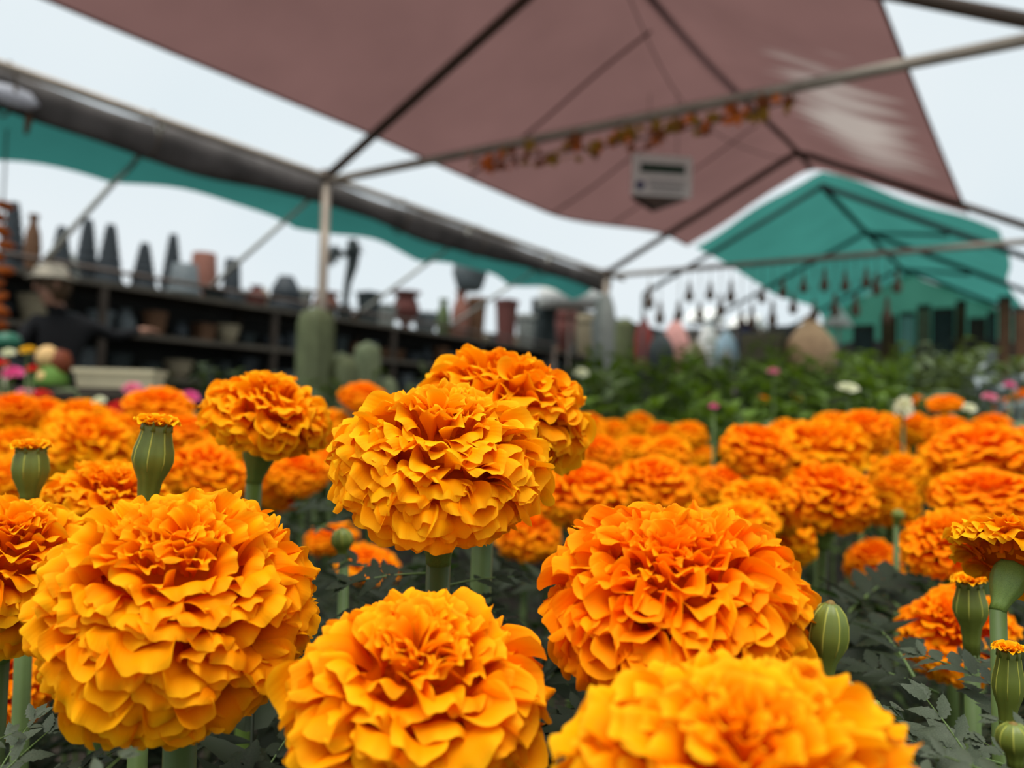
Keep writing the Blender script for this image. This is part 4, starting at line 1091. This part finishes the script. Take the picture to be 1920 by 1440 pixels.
e = MB().lathe([(0.016, -0.02), (0.012, 0.0), (0.004, 0.03)], 8).obj('nose', M['skin'], per); e.location = hc + fd * 0.096 + Vector((0, 0, -0.015))
e = MB().box((0, 0, 0), (0.008, 0.04, 0.008)).obj('mouth', M['red_clay'], per); e.location = hc + fd * 0.088 + Vector((0, 0, -0.05)); e.rotation_euler = (0, 0, math.atan2(fd.y, fd.x))

# ------------------------------------------------------------------ bench with trough and figure
bc = atD(205, 728, 2.35)
bx = Vector((CAM_R.x, CAM_R.y, 0)).normalized(); brz = math.atan2(bx.y, bx.x)
be = thing('plant_bench', (bc.x, bc.y, 0), 'dark low plant bench carrying the cream trough and painted figure', 'bench', rz=brz)
BT = bc.z
MB().box((-0.05, 0.04, BT - 0.015), (0.62, 0.22, 0.03)).obj('top', M['dark_wood'], be, False)
for sx in (-0.32, 0.22):
    for sy in (-0.04, 0.12): MB().box((sx, sy, (BT - 0.03) / 2), (0.03, 0.03, BT - 0.03)).obj('leg', M['dark_wood'], be, False)
wt = px2m(bc, 146)
tr = thing('planter_trough', (bc.x, bc.y, BT) + Vector() if False else Vector((bc.x, bc.y, BT)) + bx * 0.032, 'long cream planter trough on the dark bench', 'planter', rz=brz)
mb = MB(); 
def ring(w_, d_, z): return [(-w_ / 2, -d_ / 2, z), (w_ / 2, -d_ / 2, z), (w_ / 2, d_ / 2, z), (-w_ / 2, d_ / 2, z)]
vs = ring(wt * 0.94, 0.07, 0) + ring(wt, 0.09, 0.05) + ring(wt * 0.96, 0.075, 0.05) + ring(wt * 0.92, 0.06, 0.02)
fs = [(3, 2, 1, 0)] + [(4 * j + i, 4 * j + (i + 1) % 4, 4 * j + 4 + (i + 1) % 4, 4 * j + 4 + i) for j in range(3) for i in range(4)] + [(12, 13, 14, 15)]
mb.add(vs, fs); mb.obj('body', M['cream'], tr, False)
mb = MB(); mb.add(ring(wt * 1.03, 0.10, 0.044) + ring(wt * 1.03, 0.10, 0.056), [(0, 1, 5, 4), (1, 2, 6, 5), (2, 3, 7, 6), (3, 0, 4, 7)]); mb.obj('rim', M['cream'], tr, False)
fp = Vector((bc.x, bc.y, BT)) - bx * (px2m(bc, 97)) - Vector((CAM_B.x, CAM_B.y, 0)) * -0.03
fg = thing('garden_figure', fp, 'small painted garden figure with tan cap, brown hair and green body', 'figurine', rz=brz)
MB().lathe([(0.0, 0), (0.045, 0.0), (0.05, 0.01), (0.042, 0.035), (0.03, 0.06), (0.0, 0.062)], 16).obj('body', M['fig_green'], fg)
MB().lathe([(0.0, -0.02), (0.014, -0.012), (0.017, 0.0), (0.012, 0.013), (0, 0.018)], 12).obj('belly', M['fig_tan'], fg).location = (-0.008, -0.032, 0.026)
MB().lathe([(0.0, 0), (0.024, 0.004), (0.032, 0.025), (0.026, 0.05), (0.01, 0.062), (0, 0.063)], 14).obj('head', M['fig_tan'], fg).location = (-0.012, -0.008, 0.056)
MB().lathe([(0.0, -0.02), (0.03, -0.012), (0.034, 0.02), (0.024, 0.048), (0, 0.055)], 14).obj('hair', M['fig_brown'], fg).location = (0.016, 0.006, 0.055)

# ------------------------------------------------------------------ cacti
def cactus(px, topy, wpx, X, m, label, cols_=1):
    p = atX(px, topy, X); wv = px2m(p, wpx)
    t = thing('columnar_cactus', (p.x, p.y, 0), label, 'cactus')
    MB().lathe([(wv * 0.45, 0), (wv * 0.5, 0.3), (wv * 0.5, p.z - wv * 0.5), (wv * 0.42, p.z - wv * 0.2), (wv * 0.2, p.z - 0.02), (0.005, p.z)], 32, ribs=10, ramp=0.10).obj('column', M[m], t)
    for k in range(cols_):
        a = 2.2 * k + 0.8; hh = p.z * (0.78 - 0.1 * k); ox = Vector((math.cos(a), math.sin(a), 0)) * wv * 0.85
        MB().lathe([(wv * 0.33, 0), (wv * 0.38, 0.3), (wv * 0.37, hh - 0.08), (wv * 0.2, hh - 0.02), (0.005, hh)], 28, (ox.x, ox.y, 0), ribs=9, ramp=0.1).obj('side_column', M[m], t)
    return t
cactus(594, 575, 66, -3.95, 'cactus', 'tall grey-green ribbed cactus cluster in front of the rack', 2)
cactus(690, 640, 46, -4.6, 'cactus_pale', 'shorter pale cactus beside the tall ribbed cluster', 1)
cactus(640, 660, 40, -4.5, 'cactus', 'low cactus between the tall cluster and the pale one', 1)
cactus(1172, 595, 34, -3.75, 'cactus', 'slender cactus just past the wrapped tent post', 0)

# ------------------------------------------------------------------ sign, cable, garland, gourds
p = atY(1241, 330, 5.5)
sg = thing('hanging_sign', p, 'white hanging sign with a dark green band and blue emblem under the canopy', 'sign')
sg.rotation_euler = (0, 0, math.atan2(CAM_R.y, CAM_R.x) + 0.12)
sw, sh = px2m(p, 116), px2m(p, 78)
MB().box((0, 0, 0), (sw, 0.012, sh)).obj('board', M['white'], sg, False)
MB().box((0.01 * sw, -0.008, 0.17 * sh), (0.74 * sw, 0.005, 0.22 * sh)).obj('header_band', M['sign_green'], sg, False)
MB().lathe([(0.001, -0.004), (0.075 * sw, -0.004), (0.075 * sw, 0.004), (0.001, 0.004)], 16).obj('emblem', M['sign_blue'], sg).matrix_local = Matrix.Translation((-0.36 * sw, -0.008, -0.26 * sh)) @ Matrix.Rotation(PI / 2, 4, 'X')
for k, zz in enumerate((-0.14, -0.25, -0.36)):
    MB().box((0.08 * sw, -0.008, zz * sh), (0.62 * sw - 0.05 * sw * k, 0.004, 0.05 * sh)).obj('print_line', M['sign_grey'], sg, False)
mb = MB(); mb.add([(-0.45 * sw, -0.005, -0.5 * sh), (0.42 * sw, -0.005, -0.5 * sh), (-0.08 * sw, -0.005, -0.80 * sh), (-0.45 * sw, 0.1, -0.5 * sh), (0.42 * sw, 0.1, -0.5 * sh), (-0.08 * sw, 0.1, -0.80 * sh)],
                  [(0, 2, 1), (3, 4, 5), (0, 1, 4, 3), (1, 2, 5, 4), (2, 0, 3, 5)]); mb.obj('bracket', M['pipe_dark'], sg, False)
ct = roof_z(p.x) - p.z - 0.01
for s in (-0.25, 0.25): MB().tube([(s * sw, 0, sh * 0.48), (s * sw * 0.9, 0, ct)], 0.003, 5).obj('cord', M['cord'], sg)
pts = [Vector((XC - 0.06 - 0.22 * math.sin(PI * k / 14), 4.3 + k * 0.26, ZA - 0.09 - 0.16 * math.sin(PI * k / 14))) for k in range(15)]
cb = thing('hanging_cable', (0, 0, 0), 'thin dark cable sagging below the ridge pole', 'cable')
MB().tube(pts, 0.004, 5).obj('wire', M['cord'], cb)
MB().lathe([(0.0, -0.06), (0.02, -0.05), (0.03, 0.0), (0.02, 0.05), (0.0, 0.06)], 10).obj('lamp_holder', M['cord'], cb).location = pts[7] - Vector((0, 0, 0.05))

gr = random.Random(9)
def maple(seed):
    r = random.Random(seed); mb = MB(); vs = [(0, 0, 0)]; n = 15
    for k in range(n):
        a = 2 * PI * k / n; rr_ = (1.0 if k % 3 == 0 else (0.55 if k % 3 == 1 else 0.62)) * r.uniform(0.85, 1.1)
        vs.append((rr_ * math.cos(a), rr_ * math.sin(a), 0.18 * rr_ * math.sin(2 * a + r.uniform(0, 3))))
    mb.add(vs, [(0, 1 + k, 1 + (k + 1) % n) for k in range(n)]); return mb
MAPLE = {m: [maple(k).mesh('leaf', M[m], False) for k in range(3)] for m in ('leaf_orange', 'leaf_olive', 'leaf_brown')}
ga_, gb_ = atY(885, 303, Y1 - 0.10), atY(1490, 188, Y1 - 0.10)
gar = thing('leaf_garland', ga_, 'garland of orange, olive and brown autumn leaves strung along the tie beam', 'garland')
gp = [ga_.lerp(gb_, k / 20) - Vector((0, 0, 0.05 * math.sin(PI * k / 20))) - ga_ for k in range(21)]
MB().tube(gp, 0.006, 5).obj('string', M['cord'], gar)
for x in (0, 10, 20):
    top = Vector((gp[x].x, gp[x].y + 0.08, ZE - 0.03 - ga_.z)); MB().tube([gp[x], top], 0.003, 4).obj('tie', M['cord'], gar)
for k in range(78):
    f = (k + gr.random()) / 78
    f = min(0.999, max(0, f)); i = int(f * 20)
    c = gp[i].lerp(gp[i + 1], f * 20 - i) + Vector((gr.uniform(-0.02, 0.02), gr.uniform(-0.05, 0.01), gr.uniform(-0.05, 0.04)))
    s = gr.uniform(0.028, 0.056)
    link('leaf', MAPLE[gr.choice(('leaf_orange', 'leaf_olive', 'leaf_olive', 'leaf_brown'))][gr.randrange(3)], gar,
         Matrix.Translation(c) @ Matrix.Rotation(PI / 2 + gr.uniform(-0.6, 0.6), 4, 'X') @ Matrix.Rotation(gr.uniform(-0.8, 0.8), 4, 'Y') @ Matrix.Rotation(gr.uniform(0, 6), 4, 'Z') @ Matrix.Scale(s, 4))

GOURD = MB().lathe([(0.0, 0.0), (0.28, 0.04), (0.42, 0.16), (0.45, 0.30), (0.34, 0.48), (0.20, 0.60), (0.24, 0.74), (0.18, 0.90), (0.05, 1.0), (0.0, 1.0)], 14).mesh('gourd', M['gourd'])
GL = sorted([(1222, 560, 44), (1232, 590, 40), (1292, 585, 34), (1313, 550, 34), (1354, 548, 32), (1372, 575, 38), (1383, 550, 40), (1400, 600, 30), (1427, 597, 44), (1462, 592, 46), (1478, 543, 34), (1490, 572, 36),
      (1514, 585, 34), (1532, 528, 40), (1553, 575, 42), (1568, 530, 36), (1585, 575, 40), (1597, 524, 36), (1620, 535, 40), (1632, 585, 46), (1646, 532, 38), (1500, 535, 30), (1440, 555, 28), (1340, 585, 30)])
GX = [float(g[0]) for g in GL]
for _ in range(300):
    for i in range(len(GX) - 1):
        gap = 19.5 - (GX[i + 1] - GX[i])
        if gap > 0: GX[i] -= gap / 2; GX[i + 1] += gap / 2
for x, (_, y_, hpx) in zip(GX, GL):
    Yg = Y2 + gr.uniform(-0.02, 0.02)
    p = atY(x, y_ + hpx / 2, Yg); hv = px2m(p, hpx * 1.15)
    t = thing('hanging_gourd', p, 'brown dried gourd hanging on a cord from the tie beam', 'gourd', 'dried gourds hanging from the far tie beam')
    link('gourd', GOURD, t, Matrix.Diagonal((min(hv * 0.66, px2m(p, 19)), min(hv * 0.66, px2m(p, 19)), hv, 1)))
    MB().tube([(0, 0, hv * 0.97), (0, 0, ZE - 0.05 - p.z)], 0.004, 4).obj('cord', M['cord'], t)

# ------------------------------------------------------------------ table of wares under the far tent
TBY, TBZ = 9.5, 1.30
ta = thing('display_table', (-3.25, TBY, 0), 'dark display table of bundled wares between the two tents', 'table')
MB().box((0, 0, TBZ - 0.02), (2.9, 0.7, 0.04)).obj('top', M['dark_wood'], ta, False)
for sx in (-1.4, 1.4):
    for sy in (-0.3, 0.3): MB().box((sx, sy, (TBZ - 0.04) / 2), (0.05, 0.05, TBZ - 0.04)).obj('leg', M['dark_wood'], ta, False)
def sack(px, topy, wpx, m, label, m2=None, y_=None, pointy=0.0, name='sack', z0=TBZ, seed=0):
    Y = y_ or TBY
    p = atY(px, topy, Y); wv = px2m(p, wpx); hv = p.z - z0
    t = thing(name, (p.x, Y, z0), label, 'bag')
    r = random.Random(seed + px); mb = MB(); n = 18; m_ = 9; vs = []
    for j in range(m_ + 1):
        f = j / m_
        rad = wv / 2 * (0.82 + 0.18 * math.sin(PI * min(1, f * 1.4))) * (1 if f < 0.55 else (1 - ((f - 0.55) / 0.45) ** (1.3 if pointy else 2.2) * 0.94))
        for k in range(n):
            a = 2 * PI * k / n
            q_ = rad * (1 + 0.06 * math.sin(3 * a + f * 4 + r.random() * 0.3) + 0.04 * math.sin(7 * a + f * 9))
            vs.append((q_ * math.cos(a), q_ * 0.7 * math.sin(a), hv * f))
    mb.add(vs, [(j * n + k, j * n + (k + 1) % n, (j + 1) * n + (k + 1) % n, (j + 1) * n + k) for j in range(m_) for k in range(n)] + [tuple(range(n - 1, -1, -1)), tuple(m_ * n + k for k in range(n))])
    mb.obj('body', M[m], t)
    tie = MB().lathe([(wv * 0.10, -0.02), (wv * 0.12, 0.0), (wv * 0.10, 0.02)], 10).obj('knot', M[m2 or m], t); tie.location = (0, 0, hv * 0.97)
    return t
sack(1328, 603, 44, 'white', 'white plastic bag on the table of wares', 'blue_bag', y_=TBY + 0.2)
sack(1362, 618, 46, 'blue_bag', 'pale blue plastic bag leaning on the white one', 'white', y_=TBY - 0.06)
sack(1268, 596, 56, 'pink_cloth', 'pink cloth bundle with a red top on the wares table', 'red_cloth', y_=TBY + 0.2)
sack(1208, 592, 40, 'red_cloth', 'dark red cloth bundle next to the slender cactus')
sack(1240, 620, 54, 'charcoal', 'charcoal cloth bundle in front of the dark red one', y_=TBY - 0.2)
sack(1402, 606, 52, 'navy', 'navy cloth bundle beside the pale blue bag', y_=TBY + 0.2)
sack(1362, 655, 32, 'pale_pot', 'small off-white bundle in front of the blue bag', y_=TBY - 0.28)
sack(1304, 640, 46, 'beige_pot', 'beige bundle below the pink one', y_=TBY - 0.25)
p = atY(1520, 592, TBY - 0.1)
sack(1520, 592, 92, 'jute', 'large tan jute sack with a pointed top', pointy=1.0, y_=TBY - 0.1, name='jute_sack')
p = atY(1431, 625, TBY - 0.2); bw = px2m(p, 74); bh = p.z - TBZ
bo = thing('olive_crate', (p.x, TBY - 0.2, TBZ), 'olive green wooden crate beside the jute sack', 'crate')
for k in range(4): MB().box((0, 0, bh * (k + 0.5) / 4), (bw, 0.3, bh / 4 * 0.93)).obj('plank', M['olive_box'], bo, False)
for sx in (-0.46, 0.46): MB().box((bw * sx, -0.155, bh / 2), (0.03, 0.012, bh)).obj('batten', M['olive_box'], bo, False)
p = atY(1572, 612, 10.2); wv = px2m(p, 52) / 2; hv = px2m(p, 40)
pa = thing('small_white_parasol', (p.x, p.y, 0), 'small white cone parasol behind the jute sack', 'parasol')
MB().lathe([(wv, p.z), (wv * 0.55, p.z + hv * 0.5), (0.01, p.z + hv)], 16, ribs=8, ramp=0.05).obj('canopy', M['white'], pa)
MB().tube([(0, 0, 0), (0, 0, p.z + hv * 0.9)], 0.014, 8).obj('pole', M['pipe'], pa)
for (px, py, wpx, hpx, Y) in ((1322, 592, 52, 26, 13.0), (1402, 604, 50, 24, 13.2)):
    p = atY(px, py + hpx / 2, Y); wv = px2m(p, wpx); hv = px2m(p, hpx)
    t = thing('market_awning', (p.x, Y, 0), 'far white market awning on thin poles', 'awning', 'far white awnings')
    mb = MB(); mb.add([(-wv / 2, -0.4, p.z), (wv / 2, -0.4, p.z), (wv / 2, 0.4, p.z), (-wv / 2, 0.4, p.z), (-wv / 2, 0, p.z + hv), (wv / 2, 0, p.z + hv)], [(0, 1, 5, 4), (2, 3, 4, 5), (0, 4, 3), (1, 2, 5)]); mb.obj('cloth', M['white'], t, False)
    for sx in (-1, 1): MB().tube([(sx * wv * 0.48, 0, 0), (sx * wv * 0.48, 0, p.z + 0.02)], 0.015, 6).obj('pole', M['pipe'], t)

# boards and cabinets inside the teal tent
for (x0, x1, ty, m, Y, lab) in ((1652, 1682, 592, 'brown', 14.0, 'narrow brown board standing in the teal tent'), (1688, 1716, 586, 'glass_teal', 14.1, 'pale teal glass panel in a dark frame'), (1720, 1745, 572, 'beige_pot', 14.2, 'tall beige-brown board beside the pale panel'),
                         (1748, 1790, 578, 'charcoal', 14.0, 'wide charcoal board in the teal tent'), (1792, 1812, 564, 'brown', 14.1, 'slim tall brown board past the charcoal one'), (1600, 1640, 610, 'charcoal', 13.6, 'low charcoal cabinet behind the jute sack'),
                         (1816, 1850, 596, 'dark_wood', 13.9, 'dark wooden board near the carved post'), (1852, 1868, 584, 'charcoal', 14.0, 'thin charcoal board beside the carved post'), (1872, 1897, 556, 'brown', 12.8, 'tall carved brown wooden post'), (1900, 1960, 576, 'brown', 13.0, 'brown wooden cabinet at the side of the teal tent')):
    a, b2 = atY(x0, ty, Y), atY(x1, ty, Y); wv = abs(b2.x - a.x); hv = a.z
    t = thing('display_board', ((a.x + b2.x) / 2, Y, 0), lab, 'board')
    MB().box((0, 0, hv / 2), (wv * 0.86, 0.04, hv * 0.97)).obj('panel', M[m], t, False)
    for sx in (-1, 1): MB().box((sx * wv * 0.46, 0, hv / 2), (wv * 0.08, 0.06, hv)).obj('stile', M['dark_wood'], t, False)
    for zz in (0.015, 0.985): MB().box((0, 0, hv * zz), (wv * 0.86, 0.05, hv * 0.03)).obj('rail', M['dark_wood'], t, False)

# ------------------------------------------------------------------ green plants behind the marigolds
BLEAF = {}
def broad_leaf_geo(r):
    vs, fs = leaflet_geo(5, 0.05, r.uniform(0.1, 0.4), r.uniform(0.1, 0.5), r.uniform(0.16, 0.24)); return [Vector(v) for v in vs], fs
def plant_mesh(m, seed, leafy=150, L=0.085):
    r = random.Random(seed); mb = MB(); stems = MB()
    for s in range(5):
        az = s * 1.257 + r.uniform(-0.3, 0.3); tx_ = Vector((math.cos(az), math.sin(az), 0)) * r.uniform(0.025, 0.05)
        H = r.uniform(0.86, 1.0)
        stems.tube([(0, 0, 0), tx_ * 0.5 + Vector((0, 0, 0.5 * H)), tx_ + Vector((0, 0, H))], [0.006, 0.005, 0.002], 5)
        for k in range(leafy // 5):
            f = 0.40 + 0.60 * (k + r.random()) / (leafy // 5)
            c = tx_ * f + Vector((0, 0, H * f)); a2 = k * 2.4 + r.uniform(-0.4, 0.4)
            d = Vector((math.cos(a2), math.sin(a2), r.uniform(0.0, 1.0)))
            vs, fs = broad_leaf_geo(r)
            ln = L * r.uniform(0.7, 1.2); e_ = c + d.normalized() * ln
            q_ = math.hypot(e_.x, e_.y)
            if q_ > 0.115: ln *= max(0.4, 1 - (q_ - 0.115) / ln); e_ = c + d.normalized() * ln
            mm = leaf_matrix(c, e_, Vector((r.uniform(-.3, .3), r.uniform(-.3, .3), 1)))
            mb.add([mm @ v for v in vs], fs)
    return mb.mesh('leaves', M[m]), stems.mesh('stems', M['stem'])
SPOTS = []      # (x, y, radius) of what already grows behind the marigold rows
for o in COL.objects:
    if o.name.startswith('columnar_cactus'): SPOTS.append((o.location.x, o.location.y, 0.22))
    if o.name.startswith('marigold_flower') and Vector((o.location.x, o.location.y)).length > 1.25: SPOTS.append((o.location.x, o.location.y, 0.045))
bloc = Vector((bc.x, bc.y)); bdir = Vector((bx.x, bx.y))
SPOTS += [(XR, Y1, 0.08), (XL, Y1, 0.08)]
def on_bench(p, r_):
    q_ = Vector((p.x, p.y)) - bloc; u = q_.dot(bdir); v = q_.dot(Vector((-bdir.y, bdir.x)))
    return -0.38 - r_ < u < 0.28 + r_ and -0.08 - r_ < v < 0.16 + r_
def free_spot(px, py_of, Ds, r_, slack=1.0):
    best = None
    for i, D in enumerate(Ds):
        for dx in (0, 18, -18, 36, -36, 60, -60) if slack > 0.9 else (0,):
            p = atD(px + dx, py_of(D), D)
            pen = sum(max(0, (r_ + o[2]) - math.hypot(p.x - o[0], p.y - o[1])) for o in SPOTS) * 30 + (5 if on_bench(p, r_) else 0) + 0.04 * i + abs(dx) * 0.002
            if best is None or pen < best[0]: best = (pen, p, D)
    SPOTS.append((best[1].x, best[1].y, r_))
    return best[1], best[2]
def top_y(D): return float(np.interp(D, (1.6, 1.75, 2.2, 2.8, 3.5, 4.3, 5.5), (785, 772, 730, 684, 657, 655, 665)))
PLANTS = {m: [plant_mesh(m, 300 + k) for k in range(4)] for m in ('green_leaf', 'olive_leaf', 'silver_leaf')}
ZIN = {}
def zin_mesh(m):
    if m in ZIN: return ZIN[m]
    r = random.Random(len(ZIN) + 40); mb = MB(); AL = []; TI = []
    for kind, pm in bloom_layout(46, 1.55, 1.0, 0.55, 0.4, r, 0.55, 0.0):
        V, Fc, A = petal_arrays(4, 4, ph=r.uniform(0, 6), ph2=r.uniform(0, 6), beta=r.uniform(0.9, 1.3), kappa=0.3, ruf=0.3, k=3, notch=0.0)
        mb.add([pm @ Vector(v) for v in V], Fc); AL += A; TI += [r.random()] * len(V)
    ZIN[m] = mb.mesh('petals', M[m], along=AL, tint=TI); return ZIN[m]
def zinnia(px, py, wpx, m, label, D=1.85, tall=1.0):
    c, D = free_spot(px, lambda d: py, [D * k for k in (1, 1.06, 0.94, 1.12, 0.89, 1.18, 1.25, 1.32, 1.4, 1.5)], wpx / 2 * D / F * 1.05 + 0.004, 0.5); R = wpx / 2 * D / F * 0.85
    t = thing('garden_flower', (c.x, c.y, 0), label, 'flower')
    link('petals', zin_mesh(m), t, Matrix.Translation((0, 0, c.z)) @ frame_to(Vector((0, 0, 1)) + CAM_B * 0.3) @ Matrix.Diagonal((R, R, R * tall, 1)))
    MB().lathe([(0.002, -0.02), (R * 0.35, -R * 0.35), (R * 0.5, 0.0), (0.002, 0.0)], 10).obj('calyx', M['calyx'], t).location = (0, 0, c.z)
    MB().tube([(0, 0, 0), (0.006, 0, c.z * 0.5), (0, 0, c.z)], 0.003, 5).obj('stem', M['stem'], t)
zinnia(22, 702, 44, 'pink', 'bright magenta blossom above the blurred marigolds')
zinnia(52, 657, 28, 'yellow', 'small yellow blossom near the person in black')
zinnia(15, 663, 28, 'cream_petal', 'small cream blossom near the yellow one')
zinnia(60, 692, 22, 'red', 'small dusky red blossom beside the magenta one')
zinnia(2, 682, 26, 'red', 'dusky red blossom beside the small cream one')
zinnia(46, 742, 42, 'pale_pink', 'pale pink blossom just above the orange rows')
zinnia(76, 742, 36, 'red', 'red blossom beside the pale pink one')
zinnia(248, 730, 40, 'pale_pink', 'pink blossom in front of the cream trough')
zinnia(222, 768, 50, 'red', 'scarlet blossom below the cream trough')
zinnia(352, 748, 46, 'pink', 'two-tone pink blossom beside the dark orange bloom')
zinnia(186, 752, 26, 'cream_petal', 'little cream blossom under the garden figure')
zinnia(700, 735, 26, 'pale_pink', 'small pink blossom behind the thick-stemmed marigold')
zinnia(1693, 770, 36, 'cream_petal', 'upright cream white blossom rising behind the orange blooms', 1.5, 2.6)
zinnia(1590, 727, 40, 'cream_petal', 'flat cream blossom among the green plants', 1.9, 0.6)
zinnia(1815, 766, 30, 'cream_petal', 'small cream blossom over the orange rows', 1.7)
zinnia(1338, 762, 18, 'pink', 'tiny magenta blossom in the green plants', 1.7)
zinnia(1893, 722, 22, 'pink', 'magenta blossom beside the silver-leaved plants', 2.2)
zinnia(1855, 745, 26, 'pale_pink', 'pale blossom under the silver-leaved plants', 2.1)
zinnia(1450, 697, 22, 'pale_pink', 'pale pink blossom under the olive crate', 2.6)
zinnia(1090, 700, 30, 'cream_petal', 'cream blossom between the cactus and green plants', 2.4)
gp_ = random.Random(31)
def green_plant(px, topy, D, m='green_leaf', label=None, group='leafy plants behind the marigold rows', sx=1.0, byrow=False):
    Ds = [D * k for k in (1, 1.04, 0.96, 1.09, 0.92, 1.14, 1.2, 0.87, 1.27, 1.35, 1.45, 1.55, 1.65)]
    Ds = [d for d in Ds if d > 1.6]
    jy = gp_.uniform(-16, 16)
    p, D = free_spot(px, (lambda d: top_y(d) + jy) if byrow else (lambda d: topy), Ds, 0.112 * sx)
    t = thing('leafy_plant', (p.x, p.y, 0), label or {'green_leaf': 'fresh green leafy plant standing behind the marigold rows', 'olive_leaf': 'greyish green leafy plant behind the marigold rows', 'silver_leaf': 'silver-leaved plant among the green ones'}[m], 'plant', group, gp_.uniform(0, 6))
    a, b2 = PLANTS[m][gp_.randrange(4)]; H = p.z / 0.98
    for nm, me_ in (('leaves', a), ('stems', b2)): link(nm, me_, t, Matrix.Diagonal((0.96 * sx, 0.96 * sx, H, 1)))
green_plant(1855, 668, 2.5, 'silver_leaf', 'pale silver-leaved plant among the green ones', None, 0.9)
green_plant(1895, 690, 2.4, 'silver_leaf', 'smaller silver-leaved plant beside the pale one', None, 0.8)
for (x, ty, D) in ((10, 690, 2.1), (60, 720, 2.0), (150, 742, 1.95), (250, 750, 1.9), (340, 752, 1.9), (-30, 660, 2.2), (420, 770, 1.9)):
    green_plant(x, ty, D, 'olive_leaf', 'greyish green plant under the pink and red blossoms', 'leafy plants under the pink blossoms')
for (x, ty, D) in ((560, 700, 3.2), (620, 712, 3.0), (700, 700, 3.2), (760, 690, 3.2), (830, 690, 3.4), (510, 700, 3.3), (450, 690, 3.6), (390, 680, 3.6), (330, 690, 3.6), (1000, 690, 3.4), (1060, 680, 3.4), (900, 700, 3.3)):
    green_plant(x, ty, D, 'olive_leaf', 'greyish green leafy plant in front of the pot rack', 'leafy plants before the pot rack')
for D, st, x0, x1 in ((1.72, 58, 1085, 1960), (2.2, 60, 1100, 1960), (2.8, 58, 1110, 1960), (3.5, 56, 1120, 1960)):
    x = x0
    while x < x1:
        green_plant(x, 0, D, 'green_leaf' if x < 1700 and gp_.random() < 0.92 else 'olive_leaf', byrow=True)
        x += st * gp_.uniform(0.85, 1.25)

p = atD(14, 640, 2.75)
pl = thing('glazed_ball', (p.x, p.y, 0), 'green glazed garden ball on a thin stake', 'garden ball')
rb = px2m(p, 24)
MB().lathe([(max(0.001, rb * math.sin(PI * k / 10)), p.z - rb * 0.7 * math.cos(PI * k / 10)) for k in range(11)], 16).obj('ball', M['teal_glaze'], pl)
MB().tube([(0, 0, 0), (0, 0, p.z - rb * 0.6)], 0.006, 6).obj('stake', M['pipe'], pl)
